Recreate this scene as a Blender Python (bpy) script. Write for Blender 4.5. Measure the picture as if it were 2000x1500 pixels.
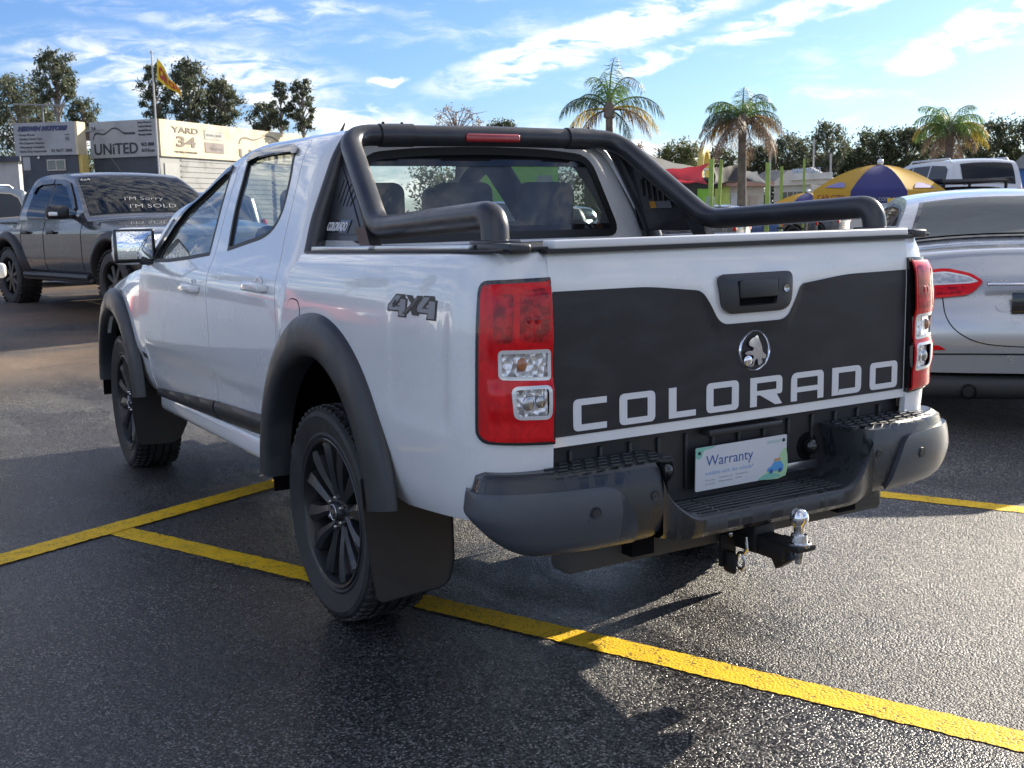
import bpy, bmesh, math, random
from mathutils import Vector, Matrix, noise
from mathutils.geometry import delaunay_2d_cdt
import numpy as np
R = math.radians
scene = bpy.context.scene
for o in list(bpy.data.objects): bpy.data.objects.remove(o)
COL = scene.collection
random.seed(7)

# ------------------------------------------------------------------ camera
cam_d = bpy.data.cameras.new('camera'); cam = bpy.data.objects.new('camera', cam_d); COL.objects.link(cam)
scene.camera = cam
CYAW, CPIT, CROL = 0.54544, 0.14934, -0.02014
_F = Vector((math.cos(CYAW)*math.cos(CPIT), -math.sin(CYAW)*math.cos(CPIT), -math.sin(CPIT)))
_R = Vector((-math.sin(CYAW), -math.cos(CYAW), 0)); _U = _R.cross(_F)
_R2 = _R*math.cos(CROL)+_U*math.sin(CROL); _U2 = -_R*math.sin(CROL)+_U*math.cos(CROL)
m = Matrix.Identity(4)
for i in range(3): m[i][0], m[i][1], m[i][2] = _R2[i], _U2[i], -_F[i]
m.translation = Vector((-3.7414, 2.3952, 1.4401))
cam.matrix_world = m
cam_d.sensor_width = 36; cam_d.lens = 40.13; cam_d.clip_start = .05; cam_d.clip_end = 3000
cam_d.dof.use_dof = True; cam_d.dof.focus_distance = 3.6; cam_d.dof.aperture_fstop = 16

# ------------------------------------------------------------------ light
SUN_EL = R(22.0); SUN_DIR = Vector((0.20, -1.0, 0)).normalized()*math.cos(SUN_EL)+Vector((0, 0, math.sin(SUN_EL)))
sd = bpy.data.lights.new('sun', 'SUN'); sd.energy = 5.0; sd.angle = R(0.5); sd.color = (1.0, .90, .74)
so = bpy.data.objects.new('sun', sd); COL.objects.link(so)
so.rotation_euler = SUN_DIR.to_track_quat('Z', 'Y').to_euler()
vs = scene.view_settings
scene.display_settings.display_device = 'sRGB'
vs.view_transform = 'Standard'; vs.look = 'None'; vs.gamma = 1; vs.use_curve_mapping = False; vs.exposure = EXPOSURE = 1.05
scene.render.engine = 'CYCLES'
scene.cycles.max_bounces = 8; scene.cycles.transparent_max_bounces = 12

# ------------------------------------------------------------------ sky
W = bpy.data.worlds.new('World'); scene.world = W; W.use_nodes = True
nt = W.node_tree; N = nt.nodes; L = nt.links
for n in list(N): N.remove(n)
class G:
    """small helper to write node graphs as expressions"""
    def __init__(s, tree): s.t = tree; s.n = tree.nodes; s.l = tree.links
    def node(s, typ, **kw):
        n = s.n.new(typ)
        for k, v in kw.items(): setattr(n, k, v)
        return n
    def put(s, sock, v):
        if hasattr(v, 'is_linked') or isinstance(v, bpy.types.NodeSocket): s.l.new(v, sock)
        else: sock.default_value = v
    def m(s, op, a, b=0.0, c=None, clamp=False):
        n = s.node('ShaderNodeMath', operation=op, use_clamp=clamp); s.put(n.inputs[0], a); s.put(n.inputs[1], b)
        if c is not None: s.put(n.inputs[2], c)
        return n.outputs[0]
    def vm(s, op, a, b=(0, 0, 0)):
        n = s.node('ShaderNodeVectorMath', operation=op); s.put(n.inputs[0], a); s.put(n.inputs[1], b); return n
    def mix(s, f, a, b, typ='RGBA', blend='MIX'):
        n = s.node('ShaderNodeMix', data_type=typ, blend_type=blend) if typ == 'RGBA' else s.node('ShaderNodeMix', data_type=typ)
        i = {'RGBA': (6, 7, 2), 'FLOAT': (2, 3, 0)}[typ]
        s.put(n.inputs[0], f)
        for k, v in ((i[0], a), (i[1], b)):
            if typ == 'RGBA' and isinstance(v, tuple) and len(v) == 3: v = (*v, 1)
            s.put(n.inputs[k], v)
        return n.outputs[i[2]]
    def noise(s, vec, scale, det=3, rough=.5, dist=0.0, out=0):
        n = s.node('ShaderNodeTexNoise'); s.put(n.inputs['Vector'], vec) if vec is not None else None
        n.inputs['Scale'].default_value = scale; n.inputs['Detail'].default_value = det; n.inputs['Roughness'].default_value = rough
        n.inputs['Distortion'].default_value = dist
        return n.outputs[out]
    def vor(s, vec, scale, out=0, feature='F1', rnd=1.0):
        n = s.node('ShaderNodeTexVoronoi', feature=feature); s.put(n.inputs['Vector'], vec)
        n.inputs['Scale'].default_value = scale; n.inputs['Randomness'].default_value = rnd
        return n.outputs[out]
    def ramp(s, f, stops, interp='LINEAR'):
        n = s.node('ShaderNodeValToRGB'); n.color_ramp.interpolation = interp
        e = n.color_ramp.elements
        while len(e) < len(stops): e.new(.5)
        for k, (p, c) in enumerate(stops):
            e[k].position = p; e[k].color = (*c, 1) if isinstance(c, tuple) else (c, c, c, 1)
        s.put(n.inputs[0], f); return n.outputs[0]
    def rng(s, v, a, b, c=0.0, d=1.0, smooth=True):
        n = s.node('ShaderNodeMapRange', interpolation_type='SMOOTHSTEP' if smooth else 'LINEAR'); n.clamp = True
        s.put(n.inputs[0], v)
        for i, q in enumerate((a, b, c, d)): s.put(n.inputs[i+1], q)
        return n.outputs[0]
g = G(nt)
sky = g.node('ShaderNodeTexSky', sky_type='NISHITA'); sky.sun_disc = False
sky.sun_elevation = SUN_EL; sky.sun_rotation = math.atan2(SUN_DIR.x, SUN_DIR.y)
sky.air_density = 1.0; sky.dust_density = 0.6; sky.ozone_density = 2.0
tc = g.node('ShaderNodeTexCoord').outputs['Generated']
sx = g.node('ShaderNodeSeparateXYZ'); L.new(tc, sx.inputs[0])
dx, dy, dz = sx.outputs
# azimuth measured from +x towards -y (degrees), elevation in degrees
az = g.m('MULTIPLY', g.m('ARCTAN2', g.m('MULTIPLY', dy, -1), dx), 57.2958)
el = g.m('MULTIPLY', g.m('ARCSINE', dz), 57.2958)
cv = g.node('ShaderNodeCombineXYZ'); L.new(az, cv.inputs[0]); L.new(el, cv.inputs[1])
wa = g.noise(cv.outputs[0], .12, 5, .6, 0, 1)
wa2 = g.noise(cv.outputs[0], .5, 5, .65, 0, 1)
wv = g.vm('ADD', g.vm('MULTIPLY', g.vm('SUBTRACT', wa, (.5, .5, .5)).outputs[0], (3.0, 1.5, 0)).outputs[0],
          g.vm('MULTIPLY', g.vm('SUBTRACT', wa2, (.5, .5, .5)).outputs[0], (1.3, .8, 0)).outputs[0]).outputs[0]
pv = g.vm('ADD', cv.outputs[0], wv).outputs[0]
# cloud banks: azimuth, elevation, half length, half height, tilt (deg), density
BANKS = [(35.5, 8.0, 7.6, .95, 15, 1.15), (41.5, 10.2, 4.5, .6, 12, .9), (31, 11, 4.5, .9, 0, .8), (38.6, 7.0, 1.9, .45, 22, 1.0), (46.0, 9.1, 5.4, .55, 13, .95), (43.5, 7.9, 1.6, .35, 5, .8),
         (53.5, 7.9, 4.4, .95, 22, 1.2), (59, 9.8, 5, 1.5, 20, 1.1), (16.5, 6.6, 8.0, 1.6, -6, .62), (22.5, 4.2, 5.5, 1.6, -5, .80), (10, 3.0, 8, 1.3, 0, .75), (13, 9.5, 9, .45, -6, .25), (20, 9.3, 5, .4, 4, .5), (25.5, 6.3, 1.0, .22, 0, .8),
         (39, 2.6, 4.0, .7, 0, .9), (30, 1.4, 8, 1.3, 0, .7), (55, .8, 10, .9, 0, .4)]
dens = None
for (a0, e0, la, lh, tl, k) in BANKS:
    q = g.vm('SUBTRACT', pv, (a0, e0, 0)).outputs[0]
    s_ = g.node('ShaderNodeSeparateXYZ'); L.new(q, s_.inputs[0])
    c_, t_ = math.cos(R(tl)), math.sin(R(tl))
    u = g.m('ADD', g.m('MULTIPLY', s_.outputs[0], c_/la), g.m('MULTIPLY', s_.outputs[1], t_/la))
    v = g.m('ADD', g.m('MULTIPLY', s_.outputs[0], -t_/lh), g.m('MULTIPLY', s_.outputs[1], c_/lh))
    r2 = g.m('ADD', g.m('MULTIPLY', u, u), g.m('MULTIPLY', v, v))
    d = g.m('MULTIPLY', g.rng(r2, 1.7, 0.0, 0, 1), k)
    dens = d if dens is None else g.m('MAXIMUM', dens, d)
# unseen cloud outside the view, thickened to whiten and brighten the fill light
pl = g.node('ShaderNodeCombineXYZ'); zz = g.m('MAXIMUM', dz, .04)
L.new(g.m('DIVIDE', dx, zz), pl.inputs[0]); L.new(g.m('DIVIDE', dy, zz), pl.inputs[1])
gen = g.rng(g.noise(pl.outputs[0], .55, 6, .6, .4), .40, .58)
inview = g.m('MULTIPLY', g.m('MULTIPLY', g.rng(az, -2, 4), g.rng(az, 68, 62)), g.rng(el, 20, 14))
gen = g.m('MULTIPLY', gen, g.m('SUBTRACT', 1, inview))
wisp = g.noise(g.vm('MULTIPLY', cv.outputs[0], (.35, 1.2, 1)).outputs[0], 1.0, 7, .62, .6)
cirr = g.m('MULTIPLY', g.rng(g.noise(g.vm('MULTIPLY', pv, (.10, .55, 1)).outputs[0], 1.0, 6, .6, .5), .46, .72), .38)
dens = g.m('MAXIMUM', dens, cirr)
dens = g.m('MULTIPLY', g.m('ADD', dens, g.m('MULTIPLY', gen, .8)), g.rng(wisp, .36, .62, .0, 1.2), clamp=True)
cloudcol = g.mix(g.rng(g.noise(cv.outputs[0], .6, 4, .55), .35, .7), (4.8, 4.85, 4.95), (7.0, 6.8, 6.4))
base = g.mix(1.0, sky.outputs[0], (SKYT := (.345, .455, .68)), blend='MULTIPLY')
skyc = g.mix(dens, base, cloudcol)
bg = g.node('ShaderNodeBackground'); L.new(skyc, bg.inputs[0]); bg.inputs[1].default_value = 0.125
wo = g.node('ShaderNodeOutputWorld'); L.new(bg.outputs[0], wo.inputs[0])
def sstep(a, b, x):
    t = min(max((x-a)/(b-a), 0), 1); return t*t*(3-2*t)
# ------------------------------------------------------------------ materials
MATS = {}
def mat(name, col=(.5, .5, .5), rough=.5, metal=0.0, coat=0.0, spec=.5, build=None, **kw):
    if name in MATS: return MATS[name]
    M = bpy.data.materials.new(name); M.use_nodes = True; t = M.node_tree
    b = t.nodes['Principled BSDF']; b.inputs['Base Color'].default_value = (*col, 1)
    b.inputs['Roughness'].default_value = rough; b.inputs['Metallic'].default_value = metal
    b.inputs['Coat Weight'].default_value = coat; b.inputs['Coat Roughness'].default_value = .03
    b.inputs['Specular IOR Level'].default_value = spec
    for k, v in kw.items(): b.inputs[k].default_value = v
    gg = G(t)
    if build: build(gg, b)
    MATS[name] = M; return M
def pos(gg): return gg.node('ShaderNodeTexCoord').outputs['Object']
def gpos(gg): return gg.node('ShaderNodeNewGeometry').outputs['Position']
def bump(gg, b, h, strength=.3, dist=.01):
    n = gg.node('ShaderNodeBump'); n.inputs['Strength'].default_value = strength; n.inputs['Distance'].default_value = dist
    gg.put(n.inputs['Height'], h); gg.l.new(n.outputs[0], b.inputs['Normal']); return n
def dusty(colA, colB, sc=3, lo=.35, hi=.7, r0=None, r1=None, bs=0, bsc=200):
    def f(gg, b):
        p = pos(gg); n = gg.rng(gg.noise(p, sc, 6, .6), lo, hi)
        gg.l.new(gg.mix(n, colA, colB), b.inputs['Base Color'])
        if r0 is not None: gg.l.new(gg.rng(n, 0, 1, r0, r1), b.inputs['Roughness'])
        if bs: bump(gg, b, gg.noise(p, bsc, 3), bs, .002)
    return f
# ------------------------------------------------------------------ mesh helpers
def link(name, me, m=None, parent=None, loc=None, smooth=None):
    o = bpy.data.objects.new(name, me); COL.objects.link(o)
    if m is not None and me is not None: me.materials.append(m)
    if parent is not None: o.parent = parent
    if loc is not None: o.location = loc
    return o
def tag(o, label=None, cat=None, group=None, kind=None):
    if label: o['label'] = label
    if cat: o['category'] = cat
    if group: o['group'] = group
    if kind: o['kind'] = kind
    return o
def thing(name, label, cat, loc=(0, 0, 0), rz=0, group=None, scale=None):
    o = bpy.data.objects.new(name, None); COL.objects.link(o); o.location = loc; o.rotation_euler = (0, 0, rz); o.empty_display_size = .2
    if scale: o.scale = scale
    return tag(o, label, cat, group)
def copy_tree(o, parent=None):
    c = o.copy(); COL.objects.link(c); c.parent = parent
    for ch in list(o.children): copy_tree(ch, c)
    return c
def pyd(name, V, F, m, parent=None, smooth=False, normals=None, loc=None):
    me = bpy.data.meshes.new(name); me.from_pydata([tuple(v) for v in V], [], F); me.update()
    if smooth or normals is not None: me.shade_smooth()
    if normals is not None: me.normals_split_custom_set_from_vertices([tuple(n) for n in normals])
    return link(name, me, m, parent, loc)
class MB:
    """collects simple solids in one bmesh and links them as one object"""
    def __init__(s): s.b = bmesh.new()
    def box(s, c, d, rot=None, bev=0.0, seg=2, taper=None):
        r = bmesh.ops.create_cube(s.b, size=1.0); vs_ = r['verts']
        for v in vs_:
            v.co.x *= d[0]; v.co.y *= d[1]; v.co.z *= d[2]
            if taper and v.co.z > 0: v.co.x *= taper[0]; v.co.y *= taper[1]
        if bev > 0:
            es = list({e for v in vs_ for e in v.link_edges})
            rr = bmesh.ops.bevel(s.b, geom=es, offset=bev, segments=seg, affect='EDGES', profile=.5)
            vs_ = [v for v in {v for f in rr['faces'] for v in f.verts} | {v for v in vs_ if v.is_valid}]
        if rot is not None:
            for v in vs_: v.co = rot @ v.co
        for v in vs_: v.co += Vector(c)
        return s
    def poly(s, pts, depth, fn=None):
        """pts: list of 2D; fn maps (u,v,w)->3D with w in 0..depth"""
        fn = fn or (lambda u, v, w: (u, v, w))
        lo = [s.b.verts.new(fn(u, v, 0)) for u, v in pts]; hi = [s.b.verts.new(fn(u, v, depth)) for u, v in pts]
        n = len(pts)
        fs = [s.b.faces.new(lo[::-1]), s.b.faces.new(hi)]
        for i in range(n): s.b.faces.new((lo[i], lo[(i+1) % n], hi[(i+1) % n], hi[i]))
        bmesh.ops.recalc_face_normals(s.b, faces=[f for f in s.b.faces if any(v in lo or v in hi for v in f.verts)]) if n < 60 else None
        return s
    def tube(s, path, r, seg=12, caps=True, closed=False, squash=None):
        P = [Vector(p) for p in path]; n = len(P); rings = []; up = None
        for i, p in enumerate(P):
            if closed: t = (P[(i+1) % n]-P[i-1])
            else: t = (P[min(i+1, n-1)]-P[max(i-1, 0)])
            t.normalize()
            if up is None:
                up = Vector((0, 0, 1)) if abs(t.z) < .9 else Vector((1, 0, 0))
            a = t.cross(up).normalized(); bb = a.cross(t).normalized(); up = bb
            rr = r[i] if isinstance(r, (list, tuple)) else r
            rings.append([s.b.verts.new(p+(a*math.cos(2*math.pi*k/seg)*(squash or 1)+bb*math.sin(2*math.pi*k/seg))*rr) for k in range(seg)])
        for i in range(n if closed else n-1):
            A, B = rings[i], rings[(i+1) % n]
            for k in range(seg): s.b.faces.new((A[k], A[(k+1) % seg], B[(k+1) % seg], B[k]))
        if caps and not closed: s.b.faces.new(rings[0][::-1]); s.b.faces.new(rings[-1])
        return s
    def lathe(s, prof, seg=48, axis='y', c=(0, 0, 0), a0=0, a1=2*math.pi):
        rings = []; full = abs(a1-a0-2*math.pi) < 1e-6; n = seg if full else seg+1
        for k in range(n):
            a = a0+(a1-a0)*k/seg; row = []
            for (r, h) in prof:
                if axis == 'y': q = (r*math.cos(a), h, r*math.sin(a))
                elif axis == 'z': q = (r*math.cos(a), r*math.sin(a), h)
                else: q = (h, r*math.cos(a), r*math.sin(a))
                row.append(s.b.verts.new(Vector(q)+Vector(c)))
            rings.append(row)
        for k in range(seg):
            A, B = rings[k], rings[(k+1) % n]
            for i in range(len(prof)-1):
                try: s.b.faces.new((A[i], A[i+1], B[i+1], B[i]))
                except ValueError: pass
        return s
    def sphere(s, c, r, seg=16, sc=(1, 1, 1)):
        rr = bmesh.ops.create_uvsphere(s.b, u_segments=seg, v_segments=seg//2+1, radius=r)
        for v in rr['verts']: v.co = Vector((v.co.x*sc[0], v.co.y*sc[1], v.co.z*sc[2]))+Vector(c)
        return s
    def quad(s, a, b, c, d): s.b.faces.new([s.b.verts.new(p) for p in (a, b, c, d)]); return s
    def build(s, name, m, parent=None, smooth=True, angle=35, loc=None):
        bmesh.ops.remove_doubles(s.b, verts=s.b.verts, dist=1e-5)
        bmesh.ops.recalc_face_normals(s.b, faces=s.b.faces)
        me = bpy.data.meshes.new(name); s.b.to_mesh(me); s.b.free()
        if smooth:
            me.shade_smooth(); me.set_sharp_from_angle(angle=R(angle))
        return link(name, me, m, parent, loc)
def spline(pts, n=8, closed=False):
    """Catmull-Rom through 2D/3D points"""
    P = [np.array(p, float) for p in pts]; N_ = len(P); out = []
    rng_ = range(N_) if closed else range(N_-1)
    for i in rng_:
        p0 = P[(i-1) % N_] if closed or i > 0 else 2*P[0]-P[1]
        p1, p2 = P[i], P[(i+1) % N_]
        p3 = P[(i+2) % N_] if closed or i+2 < N_ else 2*P[-1]-P[-2]
        for k in range(n):
            t = k/n; out.append(.5*((2*p1)+(-p0+p2)*t+(2*p0-5*p1+4*p2-p3)*t*t+(-p0+3*p1-3*p2+p3)*t**3))
    if not closed: out.append(P[-1])
    return [tuple(float(c) for c in q) for q in out]
def rnd(pts, r, seg=5):
    """round the corners of a closed polygon; r a number or list"""
    out = []; n = len(pts)
    for i in range(n):
        a, b, c = Vector(pts[i-1]), Vector(pts[i]), Vector(pts[(i+1) % n]); rr = r[i] if isinstance(r, (list, tuple)) else r
        d1, d2 = (a-b), (c-b); k = min(rr, d1.length*.48, d2.length*.48)
        if k < 1e-4: out.append(tuple(b)); continue
        p, q = b+d1.normalized()*k, b+d2.normalized()*k
        for j in range(seg+1):
            t = j/seg; out.append(tuple(p*(1-t)**2+b*2*t*(1-t)+q*t*t))
    return out
def dens_poly(pts, step):
    out = []; n = len(pts)
    for i in range(n):
        a, b = Vector(pts[i]), Vector(pts[(i+1) % n]); k = max(1, int((b-a).length/step))
        for j in range(k): out.append(tuple(a+(b-a)*j/k))
    return out
def inset(pts, d):
    """offset a closed polygon inwards (any winding)"""
    n = len(pts); area = sum(pts[i][0]*pts[(i+1) % n][1]-pts[(i+1) % n][0]*pts[i][1] for i in range(n))
    sg = 1 if area > 0 else -1; out = []
    for i in range(n):
        a, b, c = Vector(pts[i-1]), Vector(pts[i]), Vector(pts[(i+1) % n])
        t1, t2 = (b-a), (c-b)
        if t1.length < 1e-7: t1 = t2
        if t2.length < 1e-7: t2 = t1
        t1 = t1.normalized(); t2 = t2.normalized(); n1 = Vector((-t1.y, t1.x))*sg; n2 = Vector((-t2.y, t2.x))*sg
        mm = n1+n2; ln = mm.length
        mm = n1 if ln < 1e-4 else mm/ln
        k = min(1.6, 1/max(.3, mm.dot(n1)))
        out.append(tuple(b+mm*d*k))
    return out
def inside(p, poly):
    x, y = p; c = False; j = len(poly)-1
    for i in range(len(poly)):
        xi, yi = poly[i][0], poly[i][1]; xj, yj = poly[j][0], poly[j][1]
        if (yi > y) != (yj > y) and x < (xj-xi)*(y-yi)/(yj-yi)+xi: c = not c
        j = i
    return c
def panel(name, outline, fn, m, parent=None, holes=(), step=.03, edge=.012, flip=False, thick=0.0, off=0.0, mirror=False, norm=True):
    """curved sheet: outline and holes in (u,v), fn(u,v)->3D surface point; edges are returned inwards by `edge`.
    The shading normals come from the surface function itself."""
    eps = 1e-3
    def N3(u, v):
        a = Vector(fn(u+eps, v))-Vector(fn(u-eps, v)); b = Vector(fn(u, v+eps))-Vector(fn(u, v-eps))
        n_ = a.cross(b)
        if n_.length < 1e-12: n_ = Vector((0, 1, 0))
        n_.normalize(); return -n_ if flip else n_
    if not flip:      # panels on the left flank must face away from the centre line
        smp = [(N3(*p), Vector(fn(*p)).y) for p in outline[::max(1, len(outline)//8)]]
        ny = sum(a.y for a, b in smp)/len(smp); my = sum(b for a, b in smp)/len(smp)
        if abs(ny) > .45 and ny*my < 0: flip = True
    out = dens_poly(outline, step); hs = [dens_poly(h, step) for h in holes]
    us = [p[0] for p in out]; vs_ = [p[1] for p in out]
    pts = [Vector(p) for p in out]; edges = [(i, (i+1) % len(out)) for i in range(len(out))]
    for h in hs:
        k = len(pts); pts += [Vector(p) for p in h]; edges += [(k+i, k+(i+1) % len(h)) for i in range(len(h))]
    bnd = [Vector(p) for p in pts]
    barr = np.array([[p.x, p.y] for p in bnd])
    u = min(us)+step*.5
    while u < max(us):
        v = min(vs_)+step*.5
        while v < max(vs_):
            if inside((u, v), out) and not any(inside((u, v), h) for h in hs):
                if ((barr-[u, v])**2).sum(1).min() > (step*.35)**2: pts.append(Vector((u, v)))
            v += step
        u += step
    vv, ee, ff, *_ = delaunay_2d_cdt(pts, edges, [], 0, 1e-6)
    F = []
    for f in ff:
        cx = sum(vv[i].x for i in f)/len(f); cy = sum(vv[i].y for i in f)/len(f)
        if inside((cx, cy), out) and not any(inside((cx, cy), h) for h in hs): F.append(tuple(f))
    nb = len(vv); V3 = []; NN = []
    for p in vv:
        n_ = N3(p.x, p.y); V3.append(Vector(fn(p.x, p.y))+n_*off); NN.append(n_)
    F = [f if (V3[f[1]]-V3[f[0]]).cross(V3[f[2]]-V3[f[0]]).dot(NN[f[0]]) > 0 else f[::-1] for f in F]
    # returned edges (separate vertices so that shading breaks there)
    cnt = {}
    for f in F:
        for i in range(len(f)): e = (f[i], f[(i+1) % len(f)]); cnt[e] = cnt.get(e, 0)+1
    if edge > 0:
        rnd_ = min(.003, edge*.35)
        for (a, b) in [e for e in cnt if (e[1], e[0]) not in cnt]:
            na, nb_ = NN[a], NN[b]; k = len(V3)
            t = (V3[b]-V3[a]); o_ = t.cross(na)
            if o_.length < 1e-9: continue
            o_.normalize()
            V3 += [V3[a]+o_*0, V3[b]+o_*0, V3[b]-nb_*edge, V3[a]-na*edge]
            NN += [o_, o_, o_, o_]; F.append((k+1, k, k+3, k+2))
    if mirror:
        V3 = [Vector((p.x, -p.y, p.z)) for p in V3]; NN = [Vector((p.x, -p.y, p.z)) for p in NN]; F = [f[::-1] for f in F]
    return pyd(name, V3, F, m, parent, normals=NN if norm else None)
def interp(xs, ys, x):
    """smooth monotone interpolation"""
    if x <= xs[0]: return ys[0]
    if x >= xs[-1]: return ys[-1]
    i = max(j for j in range(len(xs)-1) if xs[j] <= x)
    def sl(k):
        if k <= 0: return (ys[1]-ys[0])/(xs[1]-xs[0])
        if k >= len(xs)-1: return (ys[-1]-ys[-2])/(xs[-1]-xs[-2])
        a = (ys[k]-ys[k-1])/(xs[k]-xs[k-1]); b = (ys[k+1]-ys[k])/(xs[k+1]-xs[k])
        return 0 if a*b <= 0 else 2*a*b/(a+b)
    h = xs[i+1]-xs[i]; t = (x-xs[i])/h
    return ys[i]*(1+2*t)*(1-t)**2+h*sl(i)*t*(1-t)**2+ys[i+1]*t*t*(3-2*t)+h*sl(i+1)*t*t*(t-1)
def ext2(name, polys, depth, fn, m, parent=None, holes=None):
    """flat lettering / badge pieces: list of outlines (with optional hole lists) given a depth along fn's third argument"""
    V = []; F = []
    for k, pl_ in enumerate(polys):
        hs = (holes or {}).get(k, [])
        pts = [Vector(p) for p in pl_]; ed = [(i, (i+1) % len(pl_)) for i in range(len(pl_))]
        for h in hs:
            q = len(pts); pts += [Vector(p) for p in h]; ed += [(q+i, q+(i+1) % len(h)) for i in range(len(h))]
        vv, ee, ff, *_ = delaunay_2d_cdt(pts, ed, [], 0, 1e-7)
        good = [f for f in ff if inside((sum(vv[i].x for i in f)/len(f), sum(vv[i].y for i in f)/len(f)), pl_) and not any(inside((sum(vv[i].x for i in f)/len(f), sum(vv[i].y for i in f)/len(f)), h) for h in hs)]
        b0 = len(V); nv = len(vv)
        V += [fn(p.x, p.y, depth) for p in vv]+[fn(p.x, p.y, 0) for p in vv]
        cnt = {}
        for f in good:
            F.append(tuple(b0+i for i in f))
            for i in range(len(f)): cnt[(f[i], f[(i+1) % len(f)])] = 1
        for (a, b) in cnt:
            if (b, a) not in cnt: F.append((b0+b, b0+a, b0+nv+a, b0+nv+b))
    o = pyd(name, V, F, m, parent)
    return o
_txt = {}
def text_mesh(body, size=1.0, extrude=0.0, shear=0.0, bold=0.0, align='LEFT', sx=1.0, space=1.0):
    cu = bpy.data.curves.new('t', 'FONT'); cu.body = body; cu.size = size; cu.extrude = extrude; cu.shear = shear; cu.offset = bold
    cu.align_x = align; cu.resolution_u = 3; cu.space_character = space
    o = bpy.data.objects.new('t', cu); COL.objects.link(o)
    dg = bpy.context.evaluated_depsgraph_get(); me = bpy.data.meshes.new_from_object(o.evaluated_get(dg)); bpy.data.objects.remove(o)
    me.materials.clear()
    if sx != 1.0:
        for v in me.vertices: v.co.x *= sx
    return me
def text(name, body, size, fn, m, parent, depth=.002, width=None, **kw):
    """lettering laid on a surface: fn(u, v, w) -> 3D; width rescales the line to a given length"""
    me = text_mesh(body, size, extrude=depth, **kw); me.name = name
    if width:
        xs = [v.co.x for v in me.vertices]; k = width/(max(xs)-min(xs)); x0 = min(xs)
        for v in me.vertices: v.co.x = (v.co.x-x0)*k
    for v in me.vertices: v.co = fn(v.co.x, v.co.y, v.co.z+depth)
    return link(name, me, m, parent)
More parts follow.
